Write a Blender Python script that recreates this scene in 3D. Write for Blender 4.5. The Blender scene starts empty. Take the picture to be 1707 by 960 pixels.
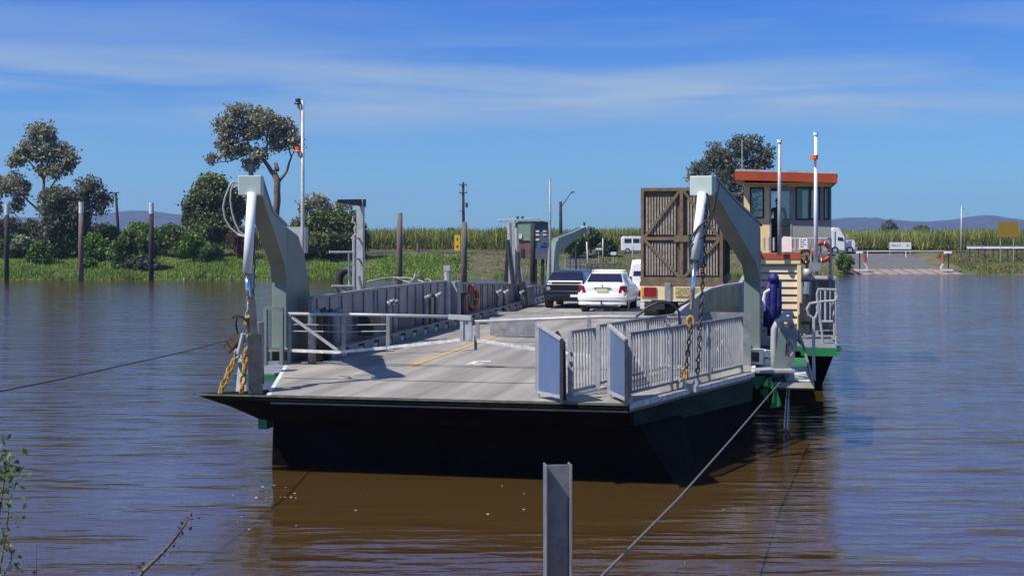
import bpy, math, random
import numpy as np
from mathutils import Vector, Matrix
random.seed(7); NR = np.random.RandomState(11)
D = bpy.data
sc = bpy.context.scene
COL = sc.collection
R = math.radians
F = 2200.0; CX = 853.5; HY = 400.0; CH = 3.25     # photograph's focal length in pixels, centre column, horizon row, eye height

# ---------------------------------------------------------------- camera
cam = D.cameras.new('camera'); co = D.objects.new('camera', cam); COL.objects.link(co)
co.location = (0, 0, CH); co.rotation_euler = (R(90), 0, 0)
cam.sensor_width = 36; cam.lens = 36 * F / 1707; cam.shift_y = -(480 - HY) / 1707
cam.clip_start = .1; cam.clip_end = 20000
sc.camera = co
# ---------------------------------------------------------------- sun and sky
SAZ = Vector((-.87, -.49)).normalized(); SEL = R(53)
tosun = Vector((SAZ.x * math.cos(SEL), SAZ.y * math.cos(SEL), math.sin(SEL)))
sl = D.lights.new('sun', 'SUN'); sl.energy = 5.0; sl.angle = R(.5); sl.color = (1, .955, .88)
so = D.objects.new('sun', sl); COL.objects.link(so); so.rotation_euler = tosun.to_track_quat('Z', 'Y').to_euler()
wd = D.worlds.new('World'); sc.world = wd; wd.use_nodes = True
nt = wd.node_tree; nt.nodes.clear()
def N(t, ty, **k):
    n = t.nodes.new(ty)
    for a, b in k.items(): setattr(n, a, b)
    return n
out = N(nt, 'ShaderNodeOutputWorld'); bg = N(nt, 'ShaderNodeBackground'); bg.inputs[1].default_value = .096
sky = N(nt, 'ShaderNodeTexSky', sky_type='NISHITA'); sky.sun_disc = False
sky.sun_elevation = SEL; sky.sun_rotation = math.atan2(SAZ.x, SAZ.y)
sky.air_density = 1.0; sky.dust_density = .25; sky.ozone_density = 2.5; sky.altitude = 50
tc = N(nt, 'ShaderNodeTexCoord'); sx = N(nt, 'ShaderNodeSeparateXYZ'); nt.links.new(tc.outputs['Generated'], sx.inputs[0])
cr = N(nt, 'ShaderNodeValToRGB'); nt.links.new(sx.outputs[2], cr.inputs[0])
e = cr.color_ramp.elements; e[0].position = 0; e[0].color = (.30, .80, 1.2, 1); e[1].position = .55; e[1].color = (.72, .88, 1.25, 1)
x = cr.color_ramp.elements.new(.06); x.color = (.31, .68, 1.1, 1)
x = cr.color_ramp.elements.new(.13); x.color = (.26, .56, 1.08, 1)
x = cr.color_ramp.elements.new(.19); x.color = (.13, .46, 1.15, 1)
x = cr.color_ramp.elements.new(.28); x.color = (.50, .85, 1.65, 1)
mu = N(nt, 'ShaderNodeMix', data_type='RGBA', blend_type='MULTIPLY'); mu.inputs[0].default_value = 1
nt.links.new(sky.outputs[0], mu.inputs[6]); nt.links.new(cr.outputs[0], mu.inputs[7])
# thin cirrus: stretched noise on the direction vector
mp = N(nt, 'ShaderNodeMapping'); mp.inputs['Scale'].default_value = (2.2, 2.2, 26); mp.inputs['Rotation'].default_value = (R(-2), R(2.5), 0); mp.inputs['Location'].default_value = (.35, 0, .4)
nz = N(nt, 'ShaderNodeTexNoise'); nz.inputs['Scale'].default_value = 1.5; nz.inputs['Detail'].default_value = 9; nz.inputs['Roughness'].default_value = .52; nz.inputs['Distortion'].default_value = .35
nt.links.new(tc.outputs['Generated'], mp.inputs[0]); nt.links.new(mp.outputs[0], nz.inputs[0])
# denser band of cirrus between about 5 and 8 degrees up
mr = N(nt, 'ShaderNodeValToRGB'); nt.links.new(sx.outputs[2], mr.inputs[0])
be = mr.color_ramp.elements; be[0].position = .055; be[0].color = (0, 0, 0, 1); be[1].position = .5; be[1].color = (.02,) * 3 + (1,)
for p, c in ((.076, .10), (.092, .80), (.112, .88), (.130, .62), (.142, .24), (.158, .30), (.175, .08), (.26, .05)):
    x = mr.color_ramp.elements.new(p); x.color = (c, c, c, 1)
nr = N(nt, 'ShaderNodeValToRGB'); nt.links.new(nz.outputs[0], nr.inputs[0])
ne = nr.color_ramp.elements; ne[0].position = .37; ne[0].color = (0, 0, 0, 1); ne[1].position = .62; ne[1].color = (1, 1, 1, 1)
mm = N(nt, 'ShaderNodeMath', operation='MULTIPLY'); nt.links.new(nr.outputs[0], mm.inputs[0]); nt.links.new(mr.outputs[0], mm.inputs[1])
cm = N(nt, 'ShaderNodeMix', data_type='RGBA'); cm.inputs[7].default_value = (3.4, 4.7, 6.1, 1)
nt.links.new(mm.outputs[0], cm.inputs[0]); nt.links.new(mu.outputs[2], cm.inputs[6])
nt.links.new(cm.outputs[2], bg.inputs[0]); nt.links.new(bg.outputs[0], out.inputs[0])
sc.view_settings.view_transform = 'Standard'; sc.view_settings.look = 'None'; sc.view_settings.gamma = 1
sc.view_settings.use_curve_mapping = False; sc.view_settings.exposure = 0.25
try:
    sc.cycles.use_denoising = True; sc.cycles.max_bounces = 6; sc.cycles.transparent_max_bounces = 12
    sc.cycles.caustics_reflective = False; sc.cycles.caustics_refractive = False
except Exception: pass

# ---------------------------------------------------------------- materials
def mat(name, c, rough=.6, metal=0, var=.18, scale=3.0, c2=None, bump=0, bscale=None, stretch=(1, 1, 1), spec=.5, lo=.35, hi=.65, stain=None):
    m = D.materials.new(name); m.use_nodes = True; t = m.node_tree; b = t.nodes['Principled BSDF']
    b.inputs['Roughness'].default_value = rough; b.inputs['Metallic'].default_value = metal
    b.inputs['Specular IOR Level'].default_value = spec
    g = N(t, 'ShaderNodeTexCoord'); mpp = N(t, 'ShaderNodeMapping'); mpp.inputs['Scale'].default_value = stretch
    t.links.new(g.outputs['Object'], mpp.inputs[0])
    n = N(t, 'ShaderNodeTexNoise'); n.inputs['Scale'].default_value = scale; n.inputs['Detail'].default_value = 6; n.inputs['Roughness'].default_value = .6
    t.links.new(mpp.outputs[0], n.inputs[0])
    r = N(t, 'ShaderNodeValToRGB'); t.links.new(n.outputs[0], r.inputs[0])
    c = tuple(c[:3]); d = c2 if c2 else tuple(v * (1 - var) for v in c); u = c if c2 else tuple(min(1, v * (1 + var)) for v in c)
    r.color_ramp.elements[0].position = lo; r.color_ramp.elements[0].color = (*d, 1)
    r.color_ramp.elements[1].position = hi; r.color_ramp.elements[1].color = (*u, 1)
    t.links.new(r.outputs[0], b.inputs['Base Color'])
    if stain:                                     # dirt and rust runs: stretched down the surface
        m3 = N(t, 'ShaderNodeMapping'); m3.inputs['Scale'].default_value = stain[2]; t.links.new(g.outputs['Object'], m3.inputs[0])
        n3 = N(t, 'ShaderNodeTexNoise'); n3.inputs['Scale'].default_value = 2.2; n3.inputs['Detail'].default_value = 8; n3.inputs['Roughness'].default_value = .72; t.links.new(m3.outputs[0], n3.inputs[0])
        r3 = N(t, 'ShaderNodeValToRGB'); t.links.new(n3.outputs[0], r3.inputs[0]); r3.color_ramp.elements[0].position = stain[1]; r3.color_ramp.elements[1].position = stain[1] + .13
        x3 = N(t, 'ShaderNodeMix', data_type='RGBA'); t.links.new(r3.outputs[0], x3.inputs[0]); t.links.new(r.outputs[0], x3.inputs[6]); x3.inputs[7].default_value = (*stain[0], 1)
        t.links.new(x3.outputs[2], b.inputs['Base Color'])
    if bump:
        n2 = N(t, 'ShaderNodeTexNoise'); n2.inputs['Scale'].default_value = bscale or scale * 4; n2.inputs['Detail'].default_value = 5
        t.links.new(mpp.outputs[0], n2.inputs[0])
        bb = N(t, 'ShaderNodeBump'); bb.inputs['Distance'].default_value = bump; bb.inputs['Strength'].default_value = 1
        t.links.new(n2.outputs[0], bb.inputs['Height']); t.links.new(bb.outputs[0], b.inputs['Normal'])
    return m
def leafmat(name, a, b_, rough=.55, tr=.25, scale=.35):
    m = D.materials.new(name); m.use_nodes = True; t = m.node_tree; b = t.nodes['Principled BSDF']
    g = N(t, 'ShaderNodeNewGeometry'); tcn = N(t, 'ShaderNodeTexCoord')
    n = N(t, 'ShaderNodeTexNoise'); n.inputs['Scale'].default_value = scale; n.inputs['Detail'].default_value = 3; t.links.new(tcn.outputs['Object'], n.inputs[0])
    ad = N(t, 'ShaderNodeMath', operation='MULTIPLY_ADD'); ad.inputs[1].default_value = .7; ad.inputs[2].default_value = -.2
    t.links.new(g.outputs['Random Per Island'], ad.inputs[0])
    a2 = N(t, 'ShaderNodeMath', operation='ADD'); t.links.new(ad.outputs[0], a2.inputs[0]); t.links.new(n.outputs[0], a2.inputs[1])
    r = N(t, 'ShaderNodeValToRGB'); t.links.new(a2.outputs[0], r.inputs[0])
    r.color_ramp.elements[0].position = .2; r.color_ramp.elements[0].color = (*a, 1); r.color_ramp.elements[1].position = .95; r.color_ramp.elements[1].color = (*b_, 1)
    t.links.new(r.outputs[0], b.inputs['Base Color']); b.inputs['Roughness'].default_value = rough; b.inputs['Specular IOR Level'].default_value = .25
    tl = N(t, 'ShaderNodeBsdfTranslucent'); t.links.new(r.outputs[0], tl.inputs[0])
    mx = N(t, 'ShaderNodeMixShader'); mx.inputs[0].default_value = tr
    o = t.nodes['Material Output']; t.links.new(b.outputs[0], mx.inputs[1]); t.links.new(tl.outputs[0], mx.inputs[2]); t.links.new(mx.outputs[0], o.inputs[0])
    return m
def glassmat(name, tint, opac):
    m = D.materials.new(name); m.use_nodes = True; t = m.node_tree; t.nodes.remove(t.nodes['Principled BSDF'])
    tr = N(t, 'ShaderNodeBsdfTransparent'); tr.inputs[0].default_value = (*tint, 1)
    gl = N(t, 'ShaderNodeBsdfGlossy'); gl.inputs['Roughness'].default_value = .03; gl.inputs[0].default_value = (.9, .9, .9, 1)
    fr = N(t, 'ShaderNodeFresnel'); fr.inputs[0].default_value = 1.5
    ad = N(t, 'ShaderNodeMath', operation='ADD'); ad.inputs[1].default_value = opac; t.links.new(fr.outputs[0], ad.inputs[0])
    mx = N(t, 'ShaderNodeMixShader'); t.links.new(ad.outputs[0], mx.inputs[0]); t.links.new(tr.outputs[0], mx.inputs[1]); t.links.new(gl.outputs[0], mx.inputs[2])
    t.links.new(mx.outputs[0], t.nodes['Material Output'].inputs[0]); return m
M = dict(
 galv=mat('galvanised', (.42, .42, .41), .5, .2, .15, 5, stain=((.2, .18, .16), .6, (4, 4, .8))), galvd=mat('galvanised dull', (.25, .26, .27), .5, .3, .25, 4),
 pale=mat('pale green paint', (.17, .212, .19), .45, 0, .10, 1.6, stretch=(1, 1, .5), stain=((.10, .085, .065), .60, (3, 3, .5)), bump=.002, bscale=3),  # arm green darkened towards its shaded look; the head has a sunlit copy
 paled=mat('grey green paint', (.22, .25, .235), .45, 0, .1, 1.2), bulwark=mat('bulwark paint', (.31, .305, .30), .5, 0, .15, 2.5, stretch=(1, 1, .25), stain=((.11, .095, .08), .56, (2, 2, .5)), bump=.004, bscale=2),
 white=mat('white paint', (.78, .78, .76), .4, 0, .06, 4, stain=((.45, .40, .33), .62, (4, 4, .6))), dirtywhite=mat('worn white paint', (.62, .61, .57), .6, 0, .3, 9),
 black=mat('black rubber', (.018, .018, .02), .6, 0, .3, 6), dark=mat('dark steel', (.05, .05, .052), .5, .3, .35, 6, bump=.003),
 rust=mat('rusty steel', (.12, .085, .06), .75, .2, 0, 7, c2=(.05, .042, .04), bump=.004),
 chain=mat('chain steel', (.13, .115, .105), .5, .6, .4, 12), yel=mat('yellow painted steel', (.62, .36, .03), .5, .0, .25, 14, c2=(.30, .17, .06)),
 green=mat('hull green', (.015, .17, .055), .5, 0, .3, 2), hull=mat('hull side dark green', (.018, .075, .040), .7, 0, .35, .8, c2=(.006, .022, .014), stretch=(1, 1, 3), spec=.2, stain=((.03, .025, .02), .55, (1.5, 1.5, .6)), bump=.015, bscale=2),
 bottom=mat('hull bottom', (.005, .005, .005), .85, 0, .4, 1.2, spec=.08, stain=((.016, .009, .005), .54, (.6, .6, 2.2)), bump=.02, bscale=1.5), red=mat('red paint', (.42, .07, .02), .45, 0, .15, 3),
 orange=mat('orange paint', (.75, .13, .03), .5, 0, .1, 5), cream=mat('cream paint', (.78, .60, .32), .5, 0, .07, 2), cream2=mat('cream cladding', (.66, .53, .36), .55, 0, .08, 2),
 cabgrey=mat('cabin grey', (.27, .26, .25), .5, 0, .1, 2), blue=mat('blue plastic', (.010, .011, .13), .6, 0, .4, 7, bump=.03, bscale=8),
 chrome=mat('chrome', (.7, .72, .75), .15, 1, .05, 5), bluesheet=mat('blue steel sheet', (.115, .175, .31), .42, .25, .12, 2.5, stretch=(1, 1, .4)),
 yellowline=mat('yellow line paint', (.60, .36, .06), .7, 0, 0, 10, c2=(.36, .28, .15), lo=.35, hi=.55), ropel=mat('wire rope', (.13, .12, .11), .6, .4, .3, 30),
 timber=mat('pile timber', (.13, .11, .09), .85, 0, .35, 6, stretch=(1, 1, .15)), timberd=mat('dark pile timber', (.03, .026, .024), .9, 0, .4, 6, stretch=(1, 1, .15)),
 bark=mat('bark', (.14, .105, .08), .9, 0, .4, 5, bump=.03), brick=mat('brick base', (.20, .12, .085), .85, 0, .35, 7),
 hutgreen=mat('hut green', (.24, .34, .24), .6, 0, .1, 3), hutgrey=mat('hut grey', (.10, .115, .14), .6, 0, .15, 3), roof=mat('pale roof', (.42, .52, .50), .4, .2, .1, 3),
 carwhite=mat('white car paint', (.82, .83, .84), .18, 0, .02, 2), cardark=mat('dark car paint', (.022, .023, .026), .15, .2, .1, 2),
 tyre=mat('tyre', (.02, .02, .021), .8, 0, .2, 10), taillight=mat('tail light', (.24, .006, .012), .15, 0, .15, 20), amber=mat('amber lens', (.8, .3, .02), .2, 0, .1, 20),
 plate=mat('number plate', (.62, .62, .36), .5, 0, .05, 3), crate=mat('crate frame', (.17, .12, .07), .65, .1, .3, 4), slat=mat('crate slats', (.33, .27, .21), .6, .1, .25, 8),
 crated=mat('crate inside', (.12, .09, .065), .8, 0, .3, 4), skin=mat('skin', (.42, .24, .17), .6, 0, .08, 8), navy=mat('navy cloth', (.018, .02, .03), .9, 0, .2, 9),
 greencloth=mat('green cloth', (.035, .075, .045), .9, 0, .25, 9), yelsign=mat('yellow sign', (.80, .47, .02), .5, 0, .05, 3), brownsign=mat('ochre sign', (.30, .19, .008), .6, 0, .1, 5),
 asphalt=mat('asphalt', (.115, .11, .108), .9, 0, .2, 2, bump=.01), slab=mat('slipway concrete', (.27, .21, .16), .9, 0, .25, 1.5, bump=.01),
 carglass=mat('car glass', (.018, .018, .045), .06, 0, .2, 1), bluesign=mat('blue sign', (.02, .10, .42), .5, 0, .05, 3), brownpanel=mat('brown grey panel', (.17, .15, .13), .6, 0, .15, 3),
 deadwood=mat('dead wood', (.48, .44, .38), .9, 0, .2, 8), beige=mat('beige', (.5, .44, .36), .7, 0, .15, 4),
)
GL = glassmat('cabin glass', (.66, .68, .68), .02)
# deck: worn pale coating with wheel tracks and oil marks
def deckmat():
    m = mat('deck coating', (.325, .295, .25), .8, 0, .0, 1.1, c2=(.235, .215, .19), bump=.004, bscale=40, stretch=(1, .35, 1), lo=.3, hi=.62)
    t = m.node_tree; b = t.nodes['Principled BSDF']; src = b.inputs['Base Color'].links[0].from_socket
    g = N(t, 'ShaderNodeTexCoord'); s = N(t, 'ShaderNodeMapping'); s.inputs['Scale'].default_value = (1, 2.2, 1); t.links.new(g.outputs['Object'], s.inputs[0])
    n = N(t, 'ShaderNodeTexNoise'); n.inputs['Scale'].default_value = 2.4; n.inputs['Detail'].default_value = 8; n.inputs['Roughness'].default_value = .7; t.links.new(s.outputs[0], n.inputs[0])
    r = N(t, 'ShaderNodeValToRGB'); t.links.new(n.outputs[0], r.inputs[0]); r.color_ramp.elements[0].position = .60; r.color_ramp.elements[1].position = .78
    k = N(t, 'ShaderNodeMix', data_type='RGBA'); t.links.new(r.outputs[0], k.inputs[0]); t.links.new(src, k.inputs[6]); k.inputs[7].default_value = (.13, .115, .10, 1)
    s2 = N(t, 'ShaderNodeMapping'); s2.inputs['Scale'].default_value = (1.5, .05, 1); t.links.new(g.outputs['Object'], s2.inputs[0])
    n2 = N(t, 'ShaderNodeTexNoise'); n2.inputs['Scale'].default_value = 1.3; n2.inputs['Detail'].default_value = 7; n2.inputs['Roughness'].default_value = .65; t.links.new(s2.outputs[0], n2.inputs[0])
    r2 = N(t, 'ShaderNodeValToRGB'); t.links.new(n2.outputs[0], r2.inputs[0]); r2.color_ramp.elements[0].position = .36; r2.color_ramp.elements[0].color = (.68, .67, .66, 1); r2.color_ramp.elements[1].position = .62; r2.color_ramp.elements[1].color = (1.12, 1.12, 1.12, 1)
    k2 = N(t, 'ShaderNodeMix', data_type='RGBA', blend_type='MULTIPLY'); k2.inputs[0].default_value = 1; t.links.new(k.outputs[2], k2.inputs[6]); t.links.new(r2.outputs[0], k2.inputs[7]); k = k2
    t.links.new(k.outputs[2], b.inputs['Base Color']); return m
M['deck'] = deckmat()

# ---------------------------------------------------------------- mesh helpers
class MB:
    def __init__(s): s.v = []; s.f = []; s.starts = []
    def each(s, name, m, parent=None):          # every added piece becomes a part of its own
        st = s.starts + [len(s.v)]; r = []
        for a, b in zip(st[:-1], st[1:]):
            q = MB(); q.v = s.v[a:b]; q.f = [tuple(i - a for i in f) for f in s.f if a <= f[0] < b]; r.append(q.build(name, m, parent))
        return r
    def add(s, vs, fs):
        o = len(s.v); s.starts.append(o); s.v += [tuple(p) for p in vs]; s.f += [tuple(i + o for i in f) for f in fs]; return s
    def box(s, c, d, rz=0, rx=0, ry=0):
        m = Matrix.Rotation(rz, 3, 'Z') @ Matrix.Rotation(ry, 3, 'Y') @ Matrix.Rotation(rx, 3, 'X')
        vs = [Vector(c) + m @ Vector((d[0] * a / 2, d[1] * b / 2, d[2] * k / 2)) for a in (-1, 1) for b in (-1, 1) for k in (-1, 1)]
        return s.add(vs, [(0, 1, 3, 2), (4, 6, 7, 5), (0, 4, 5, 1), (2, 3, 7, 6), (0, 2, 6, 4), (1, 5, 7, 3)])
    def bb(s, x0, x1, y0, y1, z0, z1): return s.box(((x0 + x1) / 2, (y0 + y1) / 2, (z0 + z1) / 2), (abs(x1 - x0), abs(y1 - y0), abs(z1 - z0)))
    def loft(s, A, B, cap=True):
        n = len(A); fs = [(i, (i + 1) % n, n + (i + 1) % n, n + i) for i in range(n)]
        if cap: fs += [tuple(range(n - 1, -1, -1)), tuple(range(n, 2 * n))]
        return s.add(list(A) + list(B), fs)
    def beam(s, a, b, w, h=None):
        a = Vector(a); b = Vector(b); h = h or w; d = (b - a).normalized()
        side = d.cross(Vector((0, 0, 1)));
        if side.length < 1e-3: side = Vector((1, 0, 0))
        side.normalize(); up = side.cross(d).normalized()
        q = [(-w / 2, -h / 2), (w / 2, -h / 2), (w / 2, h / 2), (-w / 2, h / 2)]
        return s.loft([a + side * i + up * j for i, j in q], [b + side * i + up * j for i, j in q])
    def tube(s, pts, r, n=8, caps=True):
        pts = [Vector(p) for p in pts]; k = len(pts); rr = r if isinstance(r, (list, tuple)) else [r] * k
        o = len(s.v); prev = None; s.starts.append(o)
        for i, p in enumerate(pts):
            d = (pts[min(i + 1, k - 1)] - pts[max(i - 1, 0)]).normalized()
            if prev is None: a = d.orthogonal().normalized()
            else:
                a = prev - d * prev.dot(d); a = a.normalized() if a.length > 1e-4 else d.orthogonal().normalized()
            prev = a; b = d.cross(a)
            for j in range(n):
                t = 2 * math.pi * j / n; s.v.append(tuple(p + (a * math.cos(t) + b * math.sin(t)) * rr[i]))
        for i in range(k - 1):
            for j in range(n): s.f.append((o + i * n + j, o + i * n + (j + 1) % n, o + (i + 1) * n + (j + 1) % n, o + (i + 1) * n + j))
        if caps: s.f += [tuple(o + j for j in range(n - 1, -1, -1)), tuple(o + (k - 1) * n + j for j in range(n))]
        return s
    def ring(s, c, nrm, r, t, n=14, m=6, sy=1.0):
        c = Vector(c); nrm = Vector(nrm).normalized(); a = nrm.orthogonal().normalized()
        if abs(nrm.z) < .9: a = Vector((0, 0, 1)) - nrm * nrm.z; a.normalize()
        b = nrm.cross(a); o = len(s.v); s.starts.append(o)
        for i in range(n):
            th = 2 * math.pi * i / n; d = a * math.cos(th) * sy + b * math.sin(th); dn = d.normalized(); p = c + d * r
            for j in range(m):
                ph = 2 * math.pi * j / m; s.v.append(tuple(p + (dn * math.cos(ph) + nrm * math.sin(ph)) * t))
        for i in range(n):
            for j in range(m):
                s.f.append((o + i * m + j, o + ((i + 1) % n) * m + j, o + ((i + 1) % n) * m + (j + 1) % m, o + i * m + (j + 1) % m))
        return s
    def disc(s, c, nrm, r, th, n=20):
        c = Vector(c); nrm = Vector(nrm).normalized(); return s.tube([c - nrm * th / 2, c + nrm * th / 2], r, n)
    def build(s, name, m, parent=None, smooth=False, bevel=0, **props):
        me = D.meshes.new(name); me.from_pydata(s.v, [], s.f); me.validate()
        import bmesh
        bm = bmesh.new(); bm.from_mesh(me); bmesh.ops.recalc_face_normals(bm, faces=bm.faces); bm.to_mesh(me); bm.free()
        me.materials.append(m if not isinstance(m, str) else M[m])
        o = D.objects.new(name, me); COL.objects.link(o)
        if parent: o.parent = parent
        if smooth:
            me.polygons.foreach_set('use_smooth', [True] * len(me.polygons))
        if bevel:
            b = o.modifiers.new('bevel', 'BEVEL'); b.width = bevel; b.segments = 2; b.limit_method = 'ANGLE'
        for k, v in props.items(): o[k] = v
        return o
def empty(name, loc, label, cat, group=None, rz=0):
    o = D.objects.new(name, None); COL.objects.link(o); o.location = loc; o.rotation_euler = (0, 0, rz)
    o['label'] = label; o['category'] = cat; o.empty_display_size = .3
    if group: o['group'] = group
    return o
def tag(o, label, cat, group=None, kind=None):
    o['label'] = label; o['category'] = cat
    if group: o['group'] = group
    if kind: o['kind'] = kind
    return o
KY = 1.246; WL = -.8                           # far bank stretches this much further out; water level
def at(x, y, Y):
    if Y > 95: Y *= KY
    return Vector(((x - CX) / F * Y, Y, CH - (y - HY) / F * Y))
def gnd(x, y, z=0.0):
    Y = (CH - z) * F / (y - HY); return Vector(((x - CX) / F * Y, Y, z))
# ferry frame: u to the right across the deck, v back along it, w up from the water
FA = math.atan(.1964); FO = Vector((-1.1, 22, 0))
FR = Matrix.Rotation(-FA, 3, 'Z')
def W(u, v, w): return FO + FR @ Vector((u, v, w))
def loc(p): return FR.transposed() @ (Vector(p) - FO)
def FP(x, y, u=None, v=None, w=None, Y=None):
    c = loc((0, 0, CH)); d = FR.transposed() @ Vector(((x - CX) / F, 1, (HY - y) / F))
    if Y is not None: t = Y
    elif u is not None: t = (u - c.x) / d.x
    elif v is not None: t = (v - c.y) / d.y
    else: t = (w - c.z) / d.z
    return c + d * t
# ================================================================ setting
def grid(name, xs, ys, zf, m, smooth=True):
    X, Y = np.meshgrid(xs, ys); Z = zf(X, Y); nx, ny = len(xs), len(ys)
    v = np.stack([X, Y, Z], -1).reshape(-1, 3)
    i = np.arange(nx * ny).reshape(ny, nx); f = np.stack([i[:-1, :-1], i[:-1, 1:], i[1:, 1:], i[1:, :-1]], -1).reshape(-1, 4)
    me = D.meshes.new(name); me.from_pydata(v.tolist(), [], f.tolist()); me.materials.append(m)
    if smooth: me.polygons.foreach_set('use_smooth', [True] * len(me.polygons))
    o = D.objects.new(name, me); COL.objects.link(o); o['kind'] = 'structure'; return o
def sm(a, b, x):
    t = np.clip((x - a) / (b - a), 0, 1); return t * t * (3 - 2 * t)
def wob(x, s=1.0): return np.sin(x * .37 * s + 1) * .5 + np.sin(x * .91 * s + 2.3) * .3 + np.sin(x * 2.3 * s) * .2
def shore(x):
    x = np.asarray(x, float); return 107 + 1.5 * sm(-26, -10, x) + 8 * sm(-12, 12, x) + 7 * sm(12, 30, x) + wob(x) * .35
RX0, RX1 = 33.0, 43.2
def K(p): return (p[0] * KY, p[1] * KY, CH + (p[2] - CH) * KY)
def KA(V): V = np.array(V, float) * KY; V[..., 2] += CH * (1 - KY); return V
def terr(X, Y): return CH + (terr0(np.asarray(X) / KY, np.asarray(Y) / KY) - CH) * KY
def terr0(X, Y):
    d = Y - shore(X); z = -1.2 + 1.25 * sm(-4, .3, d) + .55 * sm(0, 2.5, d) + 1.25 * sm(1.5, 15, d) + .3 * sm(15, 60, d)
    z = z + .06 * np.sin(X * .8) * np.sin(Y * .6) * sm(1, 5, d)
    ramp = -.25 + 2.1 * sm(120, 146, Y) * 1.0
    k = sm(RX0 - 1.5, RX0, X) * (1 - sm(RX1, RX1 + 1.5, X)) * (1 - sm(140, 146, Y))
    return z * (1 - k) + np.minimum(z, ramp - .1) * k
gm = mat('bank ground', (.060, .085, .018), .95, 0, 0, .45, c2=(.15, .105, .06), bump=.05, bscale=3, lo=.36, hi=.60)
xs = np.concatenate([np.linspace(-4200, -160, 14), np.arange(-150, 150, 1.0), np.linspace(160, 4200, 14)])
ys = np.concatenate([np.arange(98, 165, .8), np.array([170, 190, 230, 300, 500, 900, 1800, 4200])])
grid('ground', xs * KY, ys * KY, terr, gm)
# near bank under the camera
grid('near_bank', np.arange(-60, 60, 1.0), np.arange(-30, 11, .8), lambda X, Y: 1.65 - sm(0, 9.5, Y) * 3.4 + .04 * np.sin(X * 1.7) * np.sin(Y * 2), gm)
# water
wm = D.materials.new('river water'); wm.use_nodes = True; t = wm.node_tree; b = t.nodes['Principled BSDF']
b.inputs['Base Color'].default_value = (.064, .036, .011, 1); b.inputs['Roughness'].default_value = .07; b.inputs['IOR'].default_value = 1.85
b.inputs['Specular IOR Level'].default_value = .5
g = N(t, 'ShaderNodeNewGeometry'); hs = None
def wv(sx_, sy_, scale, det, amp, rot=0, rough=.5, ridge=False):
    global hs
    m1 = N(t, 'ShaderNodeMapping'); m1.inputs['Scale'].default_value = (sx_, sy_, 1); m1.inputs['Rotation'].default_value = (0, 0, rot); t.links.new(g.outputs['Position'], m1.inputs[0])
    n = N(t, 'ShaderNodeTexNoise'); n.inputs['Scale'].default_value = scale; n.inputs['Detail'].default_value = det; n.inputs['Roughness'].default_value = rough
    t.links.new(m1.outputs[0], n.inputs[0])
    src = n.outputs[0]
    if ridge:
        pw = N(t, 'ShaderNodeMath', operation='POWER'); pw.inputs[1].default_value = 5; t.links.new(src, pw.inputs[0]); src = pw.outputs[0]
    q = N(t, 'ShaderNodeMath', operation='MULTIPLY'); q.inputs[1].default_value = amp; t.links.new(src, q.inputs[0]); s = q.outputs[0]
    if hs is not None:
        a = N(t, 'ShaderNodeMath', operation='ADD'); t.links.new(hs, a.inputs[0]); t.links.new(s, a.inputs[1]); s = a.outputs[0]
    hs = s; return q
wv(.45, 1.0, .55, 3, .14, .12)
wv(.42, 1.25, 1.9, 3, .048, -.1)
wv(.5, 1.0, 5.5, 4, .018, .15, .6)
wv(.32, 1.7, 1.25, 2, .26, .06, .5, True)
# wind patches: choppier out on the river, calmer in the lee of the ferry
m1 = N(t, 'ShaderNodeMapping'); m1.inputs['Scale'].default_value = (.05, .12, 1); t.links.new(g.outputs['Position'], m1.inputs[0])
pn = N(t, 'ShaderNodeTexNoise'); pn.inputs['Scale'].default_value = 1.4; pn.inputs['Detail'].default_value = 4; t.links.new(m1.outputs[0], pn.inputs[0])
pr = N(t, 'ShaderNodeMapRange'); pr.inputs[1].default_value = .35; pr.inputs[2].default_value = .65; pr.inputs[3].default_value = .7; pr.inputs[4].default_value = 1.0; t.links.new(pn.outputs[0], pr.inputs[0])
# lee of the ferry: smooth falloff around its near end, wobbling edge
vs = N(t, 'ShaderNodeVectorMath', operation='SUBTRACT'); t.links.new(g.outputs['Position'], vs.inputs[0]); vs.inputs[1].default_value = (-.6, 21.3, 0)
vm = N(t, 'ShaderNodeVectorMath', operation='MULTIPLY'); t.links.new(vs.outputs[0], vm.inputs[0]); vm.inputs[1].default_value = (1 / 5.2, 1 / 3.2, 0)
vl = N(t, 'ShaderNodeVectorMath', operation='LENGTH'); t.links.new(vm.outputs[0], vl.inputs[0])
m2 = N(t, 'ShaderNodeMapping'); m2.inputs['Scale'].default_value = (.35, 1.3, 1); t.links.new(g.outputs['Position'], m2.inputs[0])
en = N(t, 'ShaderNodeTexNoise'); en.inputs['Scale'].default_value = 1.0; en.inputs['Detail'].default_value = 5; t.links.new(m2.outputs[0], en.inputs[0])
ea = N(t, 'ShaderNodeMath', operation='ADD'); t.links.new(vl.outputs['Value'], ea.inputs[0]); t.links.new(en.outputs[0], ea.inputs[1])
er = N(t, 'ShaderNodeMapRange'); er.inputs[1].default_value = .9; er.inputs[2].default_value = 2.2; er.inputs[3].default_value = .14; er.inputs[4].default_value = 1; t.links.new(ea.outputs[0], er.inputs[0])
am = N(t, 'ShaderNodeMath', operation='MULTIPLY'); t.links.new(pr.outputs[0], am.inputs[0]); t.links.new(er.outputs[0], am.inputs[1])
rr = N(t, 'ShaderNodeMapRange'); rr.inputs[1].default_value = .1; rr.inputs[2].default_value = 1; rr.inputs[3].default_value = .05; rr.inputs[4].default_value = .10; t.links.new(am.outputs[0], rr.inputs[0]); t.links.new(rr.outputs[0], b.inputs['Roughness'])
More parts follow.
